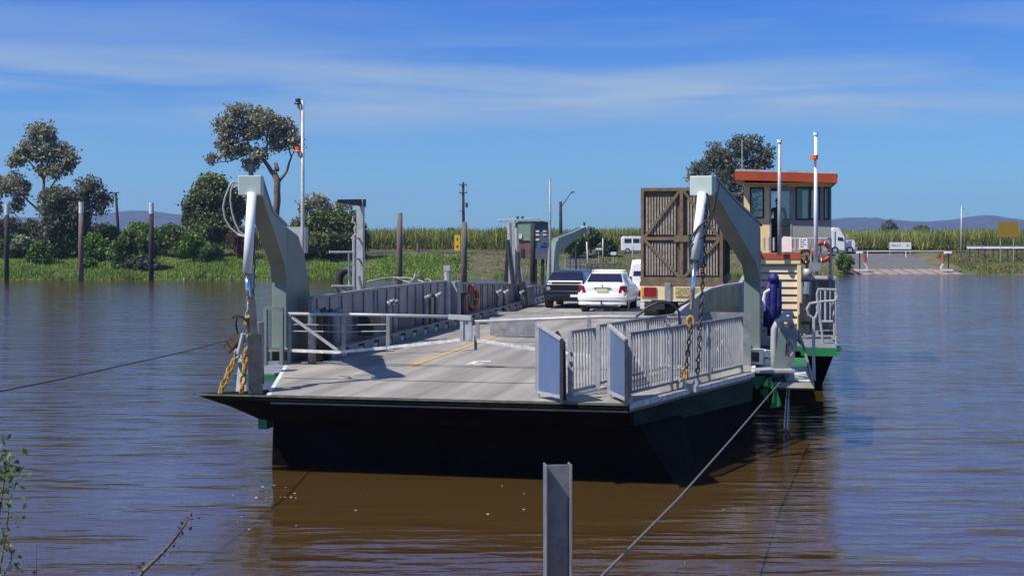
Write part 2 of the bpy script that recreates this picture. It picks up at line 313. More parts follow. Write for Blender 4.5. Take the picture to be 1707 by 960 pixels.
bp = N(t, 'ShaderNodeBump'); bp.inputs['Distance'].default_value = 1.0; t.links.new(am.outputs[0], bp.inputs['Strength']); t.links.new(hs, bp.inputs['Height'])
t.links.new(bp.outputs[0], b.inputs['Normal'])
grid('water', [-4200, -300, -60, 0, 60, 300, 4200], [-400, 0, 60, 126, 185], lambda X, Y: X * 0 + WL, wm)

# road, slipway
rm = MB()
def strip(name, pts, m, th=.0):
    o = MB(); o.add([p for p in pts], [tuple(range(len(pts)))]); ob = o.build(name, m); ob['kind'] = 'structure'; return ob
def rz(Y): return float(-.25 + 2.1 * sm(120, 146, np.array(float(Y))))
b_ = MB(); yy = list(np.arange(120, 148, 1.0)) + [148]
def sheet(name, x0, x1, ys_, dz, m, xshift=0):
    o = MB(); vs = []
    for y in ys_: vs += [K((x0, y, rz(y) + dz)), K((x1, y, rz(y) + dz))]
    o.add(vs, [(2 * i, 2 * i + 1, 2 * i + 3, 2 * i + 2) for i in range(len(ys_) - 1)]); ob = o.build(name, m); ob['kind'] = 'structure'; return ob
sheet('slipway', RX0 + .2, RX1 - .2, list(np.linspace(119, 129.5, 12)), .02, M['slab'])
sheet('road', RX0 + .6, RX1 - .9, list(np.linspace(129.5, 146, 18)), .03, M['asphalt'])
j = MB()
for k in range(9):
    x0 = RX0 + .2 + (RX1 - RX0 - .4) * k / 8
    for a in range(11):
        y0, y1 = 119 + 10.5 * a / 11, 119 + 10.5 * (a + 1) / 11
        j.beam(K((x0, y0, rz(y0) + .035)), K((x0, y1, rz(y1) + .035)), .07, .03)
ob = j.build('slipway_joints', M['dark']); ob['kind'] = 'structure'
# the road on top of the bank
o = MB(); o.add([K(p) for p in ((-30, 131, 1.93), (60, 146, 2.0), (60, 150, 2.02), (-30, 135, 1.97))], [(0, 1, 2, 3)]); ob = o.build('road', M['asphalt']); ob['kind'] = 'structure'

# hills
def hill(name, pts, Y, depth, m, seed):
    xs_ = np.linspace(pts[0][0], pts[-1][0], 160); h = np.interp(xs_, [p[0] for p in pts], [p[1] for p in pts])
    h = np.convolve(np.pad(h, 4, 'edge'), np.ones(9) / 9, 'valid')
    rs = np.random.RandomState(seed); X = (xs_ - CX) / F * Y; H = CH + (HY - h) / F * Y
    H = H + np.convolve(rs.randn(160), np.ones(3) / 3, 'same') * Y * .00035
    ts = np.linspace(-1, 1, 25); vs = []
    nz_ = rs.randn(25, 160); nz_ = (nz_ + np.roll(nz_, 1, 1) + np.roll(nz_, 1, 0)) / 3
    for a, tt in enumerate(ts):
        k = max(0, 1 - abs(tt)) ** .8
        for i_ in range(160): vs.append((X[i_] * (1 + .1 * tt), Y + depth * tt, (H[i_]) * k + nz_[a, i_] * Y * .0012 * (k > 0) * (k < .98) - 1 * (k == 0)))
    fs = [(a * 160 + i_, a * 160 + i_ + 1, (a + 1) * 160 + i_ + 1, (a + 1) * 160 + i_) for a in range(24) for i_ in range(159)]
    ob = MB().add(vs, fs).build(name, m, smooth=True); ob['kind'] = 'structure'
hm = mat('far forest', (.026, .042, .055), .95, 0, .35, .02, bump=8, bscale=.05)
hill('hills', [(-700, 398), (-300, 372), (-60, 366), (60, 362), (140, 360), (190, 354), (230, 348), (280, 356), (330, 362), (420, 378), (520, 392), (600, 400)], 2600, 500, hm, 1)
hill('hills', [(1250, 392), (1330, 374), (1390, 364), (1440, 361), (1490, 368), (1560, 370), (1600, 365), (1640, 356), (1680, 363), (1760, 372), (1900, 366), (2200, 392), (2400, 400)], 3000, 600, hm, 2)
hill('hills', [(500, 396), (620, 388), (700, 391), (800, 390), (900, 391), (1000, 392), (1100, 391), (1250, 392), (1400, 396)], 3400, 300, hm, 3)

# ---------------------------------------------------------------- foliage machinery
def quads(name, C, S, m, parent=None, aspect=1.6, vert=None, up=0.0):
    """C (n,3) centres, S (n,) sizes -> random leaf quads"""
    n = len(C); a = NR.randn(n, 3)
    if up: a[:, 2] = a[:, 2] * (1 - up) + up * 3
    a /= np.linalg.norm(a, axis=1)[:, None]; q = NR.randn(n, 3); b = np.cross(a, q); b /= np.linalg.norm(b, axis=1)[:, None]
    S = S[:, None]; u = a * S * aspect / 2; w = b * S / 2
    V = np.stack([C - u, C + w, C + u, C - w], 1).reshape(-1, 3)     # diamond leaves
    me = D.meshes.new(name); me.vertices.add(4 * n); me.vertices.foreach_set('co', V.astype(np.float32).ravel())
    me.loops.add(4 * n); me.polygons.add(n); me.loops.foreach_set('vertex_index', np.arange(4 * n, dtype=np.int32))
    me.polygons.foreach_set('loop_start', np.arange(0, 4 * n, 4, dtype=np.int32)); me.update(); me.validate()
    me.materials.append(m); o = D.objects.new(name, me); COL.objects.link(o)
    if parent: o.parent = parent
    return o
def blob_pts(c, r, n, hollow=.5, sub=12, fill=.28, mini=False):
    """points in an ellipsoid, gathered in sub-clumps for an uneven outline"""
    c = np.array(c); r = np.array(r); k = sub; d = NR.randn(k, 3); d /= np.linalg.norm(d, axis=1)[:, None]
    cc = c + d * r * (hollow + (1 - hollow) * NR.rand(k, 1)) * .8; idx = NR.randint(0, k, n)
    p = NR.randn(n, 3) * .5; a = cc[idx] + p * r * NR.uniform(.14, .40, (k, 1)) [idx] * (1 if sub < 24 else .72) * (1 + (.9 if mini else .35) * (NR.rand(n, 1) < .22))
    if mini:
        cc = c + d * r * NR.rand(k, 1) ** .5; a = cc[idx] + p * np.array([.62, .62, .42]) * NR.uniform(.5, 1.3, (k, 1))[idx]
    m = int(n * fill); q = NR.randn(m, 3); q /= np.linalg.norm(q, axis=1)[:, None]; q *= NR.rand(m, 1) ** .4
    return np.concatenate([a[:n - m], c + q * r * .95]), cc
LM = dict(
 gum=leafmat('gum leaves', (.11, .12, .075), (.38, .37, .24)), dark=leafmat('dense leaves', (.034, .062, .018), (.18, .225, .075)),
 oak=leafmat('she oak needles', (.05, .058, .034), (.19, .195, .115)), mid=leafmat('shrub leaves', (.030, .065, .012), (.15, .23, .045)),
 bright=leafmat('bright leaves', (.05, .11, .015), (.20, .32, .05)), dead=leafmat('dead leaves', (.055, .035, .022), (.16, .11, .075)),
 pale=leafmat('pale blossom', (.14, .17, .06), (.40, .42, .22)), cane=leafmat('cane leaves', (.065, .085, .015), (.34, .39, .08), scale=.18),
 cane2=leafmat('cane stalks', (.055, .04, .018), (.17, .13, .06), scale=.3), grass=leafmat('bank grass', (.08, .14, .016), (.27, .38, .07), scale=.12), gdry=leafmat('dry grass', (.08, .10, .02), (.26, .25, .09), scale=.15))
def tree(name, Y, trunk, lobes, m, label, cat, group=None, leaf=.17, dens=1.0, dz=1.0, sub=14, trunkmat='bark'):
    """trunk: list of polylines [(x,y)...] with (r0,r1) in metres; lobes: (x,y,rx,ry) in photo pixels, given real depth"""
    base = at(*trunk[0][0][0], Y); root = empty(name, base, label, cat, group)
    t_ = MB(); s_ = Y * KY / F; leaf *= KY
    for pl, r0, r1 in trunk:
        n = len(pl); pts = [at(x, y, Y) - base + Vector((0, (random.random() - .5) * .8 * min(i, 1), 0)) for i, (x, y) in enumerate(pl)]
        pp = [pts[0]]
        for a, c in zip(pts[:-1], pts[1:]):
            L = (c - a).length
            for q in (.33, .66): pp.append(a.lerp(c, q) + Vector((random.uniform(-1, 1), random.uniform(-1, 1), 0)) * L * .04)
            pp.append(c)
        t_.tube(pp, [r0 + (r1 - r0) * i / (len(pp) - 1) for i in range(len(pp))], 7)
    P = []; airy = sub >= 24; nodes = [Vector(v) for v in t_.v]
    if airy:
        L2 = []
        for (x, y, rx, ry) in lobes:
            for _ in range(2): k = random.uniform(.55, .95); L2.append((x + random.uniform(-.4, .4) * rx, y + random.uniform(-.5, .5) * ry, rx * k, ry * k * 1.3))
        lobes = L2
    for (x, y, rx, ry) in lobes:
        c = at(x, y, Y) - base; c.y += random.uniform(-.5, .5) * rx * s_ * .8
        n = int(rx * ry * 2.1 * dens * (s_ / .057) ** 1.0); pp, cc = blob_pts(c, (rx * s_, rx * s_ * dz, ry * s_), max(n, 40), sub=(max(8, int(rx * ry * .11)) if airy else sub if rx * ry > 150 else max(8, sub // 2)), fill=.10 if airy else .28, mini=airy); P.append(pp)
        near = min(nodes, key=lambda v: (v - c).length) if nodes else Vector((0, 0, 0)); 
        hub = near.lerp(c, .55); t_.tube([near, near.lerp(c, .3) + Vector((0, 0, -.1)), hub], [.09 * s_ / .07, .06, .045], 5)
        for q in cc[:: (2 if airy else 3)]: q = Vector(q); t_.tube([hub, hub.lerp(q, .5) + Vector((random.uniform(-.15, .15), 0, random.uniform(-.2, .1))), q], [.045, .03, .015], 4)
    t_.build('trunk', trunkmat, root, smooth=True)
    P = np.concatenate(P); quads('crown', P, NR.uniform(.6, 1.3, len(P)) * leaf, m, root); return root
G = 'trees and shrubs along the far bank'
tree('gum_tree', 122, [([(86, 462), (75, 420), (78, 370), (74, 320), (70, 270)], .32, .12), ([(77, 360), (45, 335), (20, 300)], .16, .05), ([(75, 330), (95, 300), (110, 275)], .14, .04), ([(73, 300), (50, 270), (40, 240)], .12, .04), ([(70, 420), (40, 375), (25, 355)], .12, .04), ([(74, 300), (82, 260), (80, 230)], .1, .04)],
     [(70, 228, 30, 18), (42, 250, 30, 18), (98, 252, 26, 20), (68, 258, 36, 20), (115, 275, 20, 16), (75, 285, 32, 14), (28, 262, 22, 16), (14, 310, 26, 20), (40, 322, 22, 16), (-6, 345, 24, 24), (30, 345, 16, 12)], LM['gum'], 'tall airy gum tree at the far left, its crown split by bare limbs', 'tree', G, dens=.72, sub=26, leaf=.19)
tree('she_oak', 118, [([(105, 462), (104, 400), (108, 330)], .25, .05), ([(104, 380), (140, 340), (160, 322)], .1, .03)],
     [(90, 350, 28, 28), (112, 335, 30, 24), (125, 362, 30, 28), (150, 318, 26, 14), (166, 335, 20, 14), (98, 385, 30, 22), (145, 352, 22, 18)], LM['oak'], 'dark spreading she-oak in front of the tall left gum tree', 'tree', G, dens=.75, sub=24, leaf=.18)
tree('fig_tree', 120, [([(358, 455), (357, 400), (355, 350)], .45, .2), ([(357, 400), (335, 360)], .2, .1), ([(357, 395), (382, 350)], .2, .1)],
     [(355, 325, 40, 34), (335, 350, 34, 38), (378, 350, 34, 38), (358, 375, 46, 34), (320, 372, 18, 28), (390, 335, 18, 24), (352, 305, 26, 18)], LM['dark'], 'dense round dark-leaved tree left of the near left lifting arm', 'tree', G, dens=1.9, leaf=.2)
tree('gum_tree', 126, [([(458, 440), (460, 400), (461, 350), (463, 305), (456, 285)], .52, .36), ([(461, 296), (440, 268), (418, 250), (400, 235)], .3, .08), ([(464, 305), (478, 285), (485, 262), (480, 240)], .2, .06), ([(440, 270), (446, 240), (440, 215)], .16, .05), ([(420, 252), (385, 268), (355, 272)], .1, .03), ([(418, 250), (405, 215), (400, 190)], .13, .04), ([(485, 262), (496, 245)], .08, .03), ([(462, 285), (459, 272)], .3, .22)],
     [(398, 186, 26, 15), (428, 190, 18, 14), (388, 212, 26, 16), (418, 222, 24, 20), (445, 208, 26, 18), (478, 212, 24, 14), (492, 232, 14, 16), (462, 234, 26, 18), (370, 240, 22, 14), (396, 250, 26, 14), (352, 266, 13, 9), (430, 256, 20, 12), (412, 275, 16, 8), (376, 258, 16, 8)], LM['gum'], 'tall gum tree with a thick bare trunk beside the ferry mast', 'tree', G, dens=.72, sub=26, leaf=.19)
tree('leafy_tree', 124, [([(532, 455), (535, 400), (528, 345)], .25, .08), ([(535, 400), (565, 360)], .15, .06)],
     [(525, 335, 28, 16), (510, 350, 14, 12), (545, 352, 26, 16), (572, 342, 18, 9)], LM['gum'], 'light-leaved tree top rising above the dense bush behind the ferry mast', 'tree', G, dens=1.2)
tree('broad_bush', 119, [([(550, 460), (550, 410), (548, 375)], .25, .1), ([(550, 420), (515, 380)], .15, .05), ([(550, 420), (590, 385)], .15, .05)],
     [(540, 370, 34, 24), (505, 385, 28, 28), (580, 380, 28, 34), (548, 402, 46, 28), (600, 398, 18, 34), (500, 415, 26, 20), (580, 420, 30, 18)], LM['dark'], 'broad dense bush behind the near left cable davit', 'bush', G, dens=1.8, leaf=.2)
tree('dead_bush', 117, [([(396, 462), (395, 420), (398, 390)], .12, .04)], [(396, 392, 17, 18), (400, 415, 15, 15)], LM['dead'], 'brown dead bush left of the near left lifting arm', 'bush', G, dens=1.5, leaf=.14)
tree('she_oak', 160, [([(1205, 425), (1207, 350), (1210, 290)], .4, .1), ([(1207, 360), (1180, 300)], .2, .06), ([(1207, 340), (1250, 280)], .25, .06), ([(1250, 330), (1275, 280)], .15, .05)],
     [(1180, 275, 26, 24), (1172, 300, 24, 26), (1205, 265, 24, 22), (1232, 250, 24, 20), (1252, 246, 24, 18), (1278, 262, 20, 20), (1262, 278, 32, 20), (1215, 295, 36, 28), (1250, 310, 36, 24), (1180, 340, 30, 30), (1225, 345, 40, 30)], LM['oak'], 'large she-oak rising behind the brown crate and the wheelhouse', 'tree', G, dens=.62, leaf=.2, sub=26)
# shrubs along the left bank
sh = [(15, 385, 30, 22, 'oak', 140, 'dull tree line shrub behind the leftmost pile'), (58, 388, 28, 22, 'dark', 142, 'dark shrub mass behind the trunk of the tall left gum tree'), (128, 392, 30, 22, 'mid', 141, 'shrub behind the second pile, left of the yellow-green shrub'), (172, 385, 26, 16, 'oak', 143, 'greyish shrub at the foot of the leaning power pole'), (285, 388, 30, 16, 'mid', 143, 'low shrub on the skyline between the third pile and the round dense tree'), (235, 384, 30, 14, 'bright', 142, 'light green shrub top above the big rounded shrub'),
 (22, 410, 26, 24, 'mid', 118, 'mid green shrub beside the leftmost timber pile'), (38, 404, 20, 14, 'pale', 115.5, 'pale blossoming shrub at the far left of the bank'),
 (70, 425, 26, 24, 'mid', 114, 'low shrub between the pale shrub and the second pile'), (110, 405, 28, 26, 'mid', 118, 'shrub just left of the second timber pile'),
 (158, 412, 26, 24, 'bright', 116, 'yellow-green shrub just right of the second timber pile'), (185, 398, 26, 22, 'mid', 119, 'shrub under the leaning power pole'),
 (222, 415, 42, 38, 'mid', 111.5, 'big rounded shrub at the water edge left of the third pile'), (232, 440, 34, 18, 'oak', 110.5, 'dark twiggy shrub overhanging the water left of the third pile'),
 (262, 402, 26, 24, 'mid', 119, 'shrub just right of the third timber pile'), (295, 398, 26, 26, 'dark', 118, 'dark shrub left of the round dense tree'),
 (322, 408, 26, 22, 'bright', 115.5, 'light green leafy shrub under the round dense tree'), (352, 420, 24, 16, 'mid', 114.5, 'low shrub right under the round dense tree'),
 (486, 410, 20, 26, 'mid', 117, 'shrub between the lifting arm and the mast'), (148, 440, 14, 10, 'bright', 111.5, 'small bright clump by the water right of the second pile'),
 (960, 408, 24, 22, 'dark', 126, 'dark bush left of the picket fence behind the far lifting arm'), (985, 398, 22, 20, 'mid', 128, 'rounded bush behind the far lifting arm'), (1012, 410, 18, 16, 'dark', 127, 'low dark bush left of the parked white van'),
 (1408, 436, 16, 16, 'mid', 123.5, 'leafy bush beside the left gate post of the slipway'), (752, 388, 8, 9, 'dark', 300, 'lone round tree beyond the cane behind the twin yellow sign'), (838, 390, 7, 8, 'dark', 300, 'small lone tree beyond the cane left of the green hut'),
 (1482, 377, 13, 11, 'oak', 420, 'lone broad tree on the cane horizon above the white banner'), (1535, 381, 14, 6, 'oak', 420, 'low lone tree on the cane horizon left of the light pole')]
for i_, (x, y, rx, ry, k, Y, lb) in enumerate(sh):
    far = Y > 200
    tree('lone_tree' if far else 'shrub', Y, [([(x, y + ry * (1.6 if far else 1.2)), (x + 2, y)], .12 if not far else .3, .04)], [(x - rx * .35, y + ry * .2, rx * .7, ry * .8), (x + rx * .35, y + ry * .15, rx * .7, ry * .85), (x, y - ry * .25, rx * .7, ry * .75)],
         LM[k], lb, 'tree' if far else 'shrub', 'lone trees beyond the cane' if far else G, dens=1.5, leaf=.19 if not far else .5, sub=10)
def BP(*a, **k): return blob_pts(*a, **k)[0]
# far wood (one mass)
P = []
for x in np.arange(610, 830, 5): P.append(BP(at(x, 391, 700), (4, 3, random.uniform(1.5, 3.0)), 60, sub=4))
for x in np.arange(1385, 1720, 5): P.append(BP(at(x, 389, 900), (4, 3, random.uniform(.8, 1.8)), 50, sub=4))
for x in np.arange(960, 1060, 5): P.append(BP(at(x, 391, 700), (4, 3, random.uniform(1.5, 2.6)), 60, sub=4))
P = np.concatenate(P); tag(quads('far_wood', P, NR.uniform(.5, 1, len(P)), LM['dark']), 'low dark line of distant trees beyond the cane fields', 'trees', kind='stuff')
# cane field: tall leaning blades in a band, denser to the front
def cane():
    n = 70000; X = NR.uniform(-34, 78, n); d = NR.rand(n) ** 1.7 * 60; y0 = 137 + X * .15 + 2; Yb = y0 + d
    keep = ~((X > 31) & (X < 46) & (Yb < 151)); X = X[keep]; Yb = Yb[keep]; n = len(X)
    base = terr0(X, Yb); h = NR.uniform(1.4, 2.55, n) + .22 * wob(X * 1.3) + .15 * wob(X * .3) + .12 * NR.randn(n); z0 = base + NR.uniform(.2, 1.5, n); z1 = base + h
    lean = NR.randn(n, 2) * .28; w = NR.uniform(.05, .11, n); ang = NR.uniform(0, math.pi, n)
    dx = np.cos(ang) * w / 2; dy = np.sin(ang) * w / 2
    A = np.stack([X - dx, Yb - dy, z0], -1); B = np.stack([X + dx, Yb + dy, z0], -1); Cc = np.stack([X + lean[:, 0] + dx * .3, Yb + lean[:, 1] + dy * .3, z1], -1); Dd = np.stack([X + lean[:, 0] - dx * .3, Yb + lean[:, 1] - dy * .3, z1 + .03], -1)
    V = KA(np.stack([A, B, Cc, Dd], 1).reshape(-1, 3))
    me = D.meshes.new('cane'); me.vertices.add(4 * n); me.vertices.foreach_set('co', V.astype(np.float32).ravel()); me.loops.add(4 * n); me.polygons.add(n)
    me.loops.foreach_set('vertex_index', np.arange(4 * n, dtype=np.int32)); me.polygons.foreach_set('loop_start', np.arange(0, 4 * n, 4, dtype=np.int32))
    st = (NR.rand(n) < .22) | (z1 - base < 1.55); me.materials.append(LM['cane']); me.materials.append(LM['cane2']); me.polygons.foreach_set('material_index', st.astype(np.int32)); me.update(); me.validate()
    o = D.objects.new('sugar_cane', me); COL.objects.link(o); tag(o, 'tall green sugar cane field standing along the top of the far bank', 'crop', kind='stuff')
cane()
# canopy of the cane further back
xs2 = np.arange(-60, 150, 1.2); ys2 = np.concatenate([np.arange(162, 240, 1.6), np.arange(244, 800, 14)])
o = grid('sugar_cane', xs2 * KY, ys2 * KY, lambda X, Y: 4.25 + NR.randn(*X.shape) * .16 - .9 * (Y < 203) + (X * 0), mat('cane canopy', (.17, .21, .045), .9, 0, .3, .3), smooth=False); tag(o, 'flat top of the cane crop running back to the hills', 'crop', kind='stuff')
# bank grass: tufts
def grass(name, n, xr, dr, mats, hmin, hmax, lb, skip=True):
    X = NR.uniform(*xr, n); dd = NR.uniform(*dr, n); Yb = shore(X) + dd
    if skip:
        k = ~((X > RX0 - .5) & (X < RX1 + .6)); X, Yb, dd = X[k], Yb[k], dd[k]; n = len(X)
    z = terr0(X, Yb); h = NR.uniform(hmin, hmax, n) * (.7 + .5 * np.clip(wob(X * 2) + wob(Yb * 3), -1, 1)); w = NR.uniform(.03, .09, n); a = NR.uniform(0, math.pi, n)
    dx = np.cos(a) * w; dy = np.sin(a) * w; ln = NR.randn(n, 2) * .12
    V = np.stack([np.stack([X - dx, Yb - dy, z - .05], -1), np.stack([X + dx, Yb + dy, z - .05], -1), np.stack([X + ln[:, 0], Yb + ln[:, 1], z + h], -1)], 1).reshape(-1, 3); V = KA(V)
    me = D.meshes.new(name); me.vertices.add(3 * n); me.vertices.foreach_set('co', V.astype(np.float32).ravel()); me.loops.add(3 * n); me.polygons.add(n)
    me.loops.foreach_set('vertex_index', np.arange(3 * n, dtype=np.int32)); me.polygons.foreach_set('loop_start', np.arange(0, 3 * n, 3, dtype=np.int32))
    me.materials.append(mats); me.update(); me.validate(); o = D.objects.new(name, me); COL.objects.link(o); tag(o, lb, 'grass', kind='stuff')
grass('grass', 60000, (-50, -4), (.3, 14), LM['grass'], .14, .42, 'lush green grass on the left part of the far bank')
grass('grass', 22000, (-6, 32), (.8, 20), LM['gdry'], .06, .2, 'short dry grass on the bank behind the ferry')
grass('grass', 26000, (42, 66), (.2, 13), LM['gdry'], .12, .4, 'rough grass on the bank right of the slipway')
grass('reeds', 9000, (-50, 31), (-.8, .6), LM['grass'], .1, .5, 'reeds growing along the far waterline')

# haze
hb = MB().bb(-4400, 4400, -450, 4400, -4.2, 150).build('haze', M['white']); hz = D.materials.new('haze air'); hz.use_nodes = True; ht = hz.node_tree; ht.nodes.clear()
ho = N(ht, 'ShaderNodeOutputMaterial'); hv = N(ht, 'ShaderNodeVolumePrincipled'); hv.inputs['Density'].default_value = .00020; hv.inputs['Color'].default_value = (.50, .62, 1, 1); hv.inputs['Anisotropy'].default_value = .2
ht.links.new(hv.outputs[0], ho.inputs['Volume']); hb.data.materials.clear(); hb.data.materials.append(hz); hb['kind'] = 'stuff'; hb['label'] = 'thin blue haze over the river flats'

# foam flecks and bits of debris drifting by the near bow
q = MB()
for _ in range(34):
    r_ = random.random(); x = random.gauss(-3.9, .45) if r_ < .8 else random.gauss(0, 2); y = random.gauss(21.0, .8) if r_ < .6 else random.gauss(19.5, 1.2)
    if y > 22.3 or x < -4.8: continue
    s_ = random.uniform(.006, .022); a = random.uniform(0, 6); q.add([(x + math.cos(a + k * 1.05) * s_ * random.uniform(.7, 1.5), y + math.sin(a + k * 1.05) * s_ * random.uniform(.7, 1.5), WL + .012) for k in range(6)], [tuple(range(6))])
tag(q.build('foam', 'white'), 'scattered flecks of foam drifting on the calm brown water in front of the bow', 'foam', kind='stuff')
# ================================================================ ferry (one thing; its frame is u,v,w)
FY = empty('vehicle_ferry', FO, 'long green-hulled vehicle ferry with grey lifting arms, its open ramp facing the camera', 'ferry', rz=-FA)
DK = .60                                        # deck above water
POLY = [(-3.12, 0), (3.05, 0), (4.95, 5.5), (4.95, 42), (3.1, 48), (-3.1, 48), (-5.0, 42), (-5.0, 5.9)]
BOT = [(-3.55, 1.2), (4.02, 1.0), (4.05, 3.2), (4.72, 7.9), (4.8, 42), (3.2, 46), (-3.2, 46), (-4.85, 42), (-4.85, 7.9)]
TOPH = [(-3.42, .9), (3.2, .72), (3.75, 2.6), (4.93, 6.6), (4.93, 42), (3.1, 47.5), (-3.1, 47.5), (-4.98, 42), (-4.98, 6.6)]
h = MB(); h.loft([(u, v, -1.35) for u, v in BOT], [(u * .995, v + .02, .10) for u, v in TOPH]); h.build('hull', 'bottom', FY)
h = MB(); h.loft([(u * .997, v + (.95 if v < 1 else 0), .03) for u, v in POLY], [(u * .998, v + (.9 if v < 1 else 0), .44) for u, v in POLY]); h.build('hull_side', 'hull', FY)
h = MB(); h.loft([(u * .994, v + (.02 if v < 1 else 0), .445) for u, v in POLY], [(u * .994, v + (.02 if v < 1 else 0), DK) for u, v in POLY]); h.build('deck', 'deck', FY)
h = MB()                                        # pale rubbing edge
for i in (1, 2, 3, 5, 6, 7):
    a, b = POLY[i], POLY[(i + 1) % 8]; h.beam((a[0], a[1], .555), (b[0], b[1], .555), .09, .085)
h.build('deck_edge', 'dirtywhite', FY)
# front ramp lip: plate that runs out to a thin wing on the left
h = MB()
r0 = [(-4.5, .595), (-4.0, .596), (-3.4, .596), (3.0, .596), (3.06, .596)]; r1 = [(-4.5, .585), (-4.0, .52), (-3.4, .50), (3.0, .50), (3.06, .50)]
r2 = [(-4.46, .57, .06), (-3.95, .33, .35), (-3.50, .05, .7), (2.75, .05, .7), (3.04, .25, .4)]; r3 = [(-4.4, .592, .1), (-3.8, .592, .5), (-3.45, .592, .85), (2.8, .592, .85), (3.0, .592, .6)]
vs_ = [(u, -.02, w) for u, w in r0] + [(u, -.02, w) for u, w in r1] + [(u, v, w) for u, w, v in r2] + [(u, v, w) for u, w, v in r3]
fs_ = [(5 * a + i, 5 * a + i + 1, 5 * ((a + 1) % 4) + i + 1, 5 * ((a + 1) % 4) + i) for a in range(4) for i in range(4)] + [(0, 5, 10, 15), (4, 9, 14, 19)]
h.add(vs_, fs_).build('ramp_lip', 'bottom', FY)
h = MB().bb(-4.45, 3.05, -.035, -.022, .565, .596); h.build('lip_edge', mat('lip edge green', (.10, .12, .08), .6, 0, .4, 5), FY)
# green bow corner seen under the wing
MB().box((-3.50, .80, .0), (.16, .3, .18)).build('bow_corner', 'green', FY)
# deck seams and wear lines
h = MB()
for v in (2.6, 12.3, 21, 32): h.bb(-3.0 - min(v, 5.5) * .33, 1.9 + min(v, 5.5) * .3, v, v + .045, DK + .001, DK + .006)
h.each('deck_seam', 'dark', FY)
h = MB()
p0 = FP(681, 611, w=DK); p1 = FP(828, 560, w=DK); p2 = FP(1000, 500, w=DK)
h.beam((p0.x, p0.y, DK + .004), (p1.x, p1.y, DK + .004), .14, .008); h.build('centre_line', 'yellowline', FY)
h = MB()                                        # worn white deck marking
for a, b in (((782, 607), (806, 606)), ((794, 602), (818, 602)), ((782, 607), (796, 602))):
    a = FP(*a, w=DK + .003); b = FP(*b, w=DK + .003); h.beam(a, b, .13, .006)
h.build('deck_marking', 'white', FY)
# kerb with scuppers along the left edge
h = MB(); hk = MB()
for i in range(26):
    v = 6.5 + i * 1.2; h.bb(-4.42, -4.22, v, v + .75, DK + .002, DK + .20); hk.bb(-4.44, -4.24, v + .78, v + 1.16, DK + .002, DK + .12)
h.bb(-4.46, -4.2, 6.5, 37.6, DK + .202, DK + .25); h.build('kerb', 'galvd', FY); hk.each('scupper', 'dirtywhite', FY)
h = MB()
for i in range(22): v = 7.5 + i * 1.2; h.bb(3.55, 3.72, v, v + 1.1, DK + .002, DK + .18)
h.build('kerb', 'galvd', FY)

# left bulwark from the photograph's top line
tops = [(517, 499), (562, 493), (600, 487), (680, 477), (745, 470), (772, 474), (880, 476), (906, 479)]
h = MB(); cap = MB(); rib = MB(); pts = [FP(x, y, u=-4.62) for x, y in tops]
for a, b in zip(pts[:-1], pts[1:]):
    h.loft([(-4.66, a.y, DK), (-4.58, a.y, DK), (-4.58, a.y, a.z), (-4.66, a.y, a.z)], [(-4.66, b.y, DK), (-4.58, b.y, DK), (-4.58, b.y, b.z), (-4.66, b.y, b.z)])
    cap.beam((-4.62, a.y, a.z + .03), (-4.62, b.y, b.z + .03), .14, .06)
h.build('bulwark', 'bulwark', FY); cap.build('bulwark_rail', 'galvd', FY)
v = pts[0].y + .3
while v < pts[-1].y:
    z = np.interp(v, [p.y for p in pts], [p.z for p in pts]); rib.bb(-4.578, -4.545, v, v + .05, DK + .25, z); v += .85 if random.random() < .8 else .3
rib.each('bulwark_rib', 'galvd', FY)
MB().bb(-4.75, -4.3, pts[4].y + .1, pts[4].y + .55, DK, 1.95).build('locker', 'bulwark', FY)
# stub bollards and vent pipes by the bulwark
def stub(px, yt, r=.09, m='galvd', du=.3, hook=True):
    p = FP(px, 520, u=-4.62 + du); t_ = FP(px, yt, u=-4.62 + du); b = MB(); v = p.y
    b.tube([(-4.62 + du, v, DK), (-4.62 + du, v, t_.z - .1), (-4.62 + du, v - .02, t_.z)], [r, r, r * .8], 8)
    if hook: b.tube([(-4.62 + du, v, t_.z - .05), (-4.62 + du + .16, v, t_.z + .02)], r * .7, 6)
    b.build('vent_pipe', m, FY, smooth=True)
for px, yt in ((520, 520), (532, 517), (543, 519), (556, 517), (648, 502), (656, 502), (709, 494), (714, 492), (728, 490), (770, 489), (830, 485), (842, 485), (868, 486)): stub(px, yt, m='dark' if px in (532, 543, 770, 714) else 'galvd')
def boxat(name, px, u, v_off, size, z0, m):
    p = FP(px, 520, u=u); return MB().box((u, p.y + v_off, z0 + size[2] / 2), size).build(name, m, FY, bevel=.015)
boxat('locker', 616, -4.25, 0, (.4, .6, .5), DK + .35, 'dark')
boxat('locker', 878, -4.25, 0, (.4, 1.4, .75), DK + .05, 'bulwark')
# small post with lamp on the bulwark
p = FP(742, 470, u=-4.62); h = MB().tube([(-4.55, p.y, DK), (-4.55, p.y, FP(742, 450, u=-4.62).z)], .10, 8); h.box((-4.55, p.y, FP(742, 447, u=-4.62).z), (.2, .2, .16)); h.build('lamp_post', 'galv', FY)

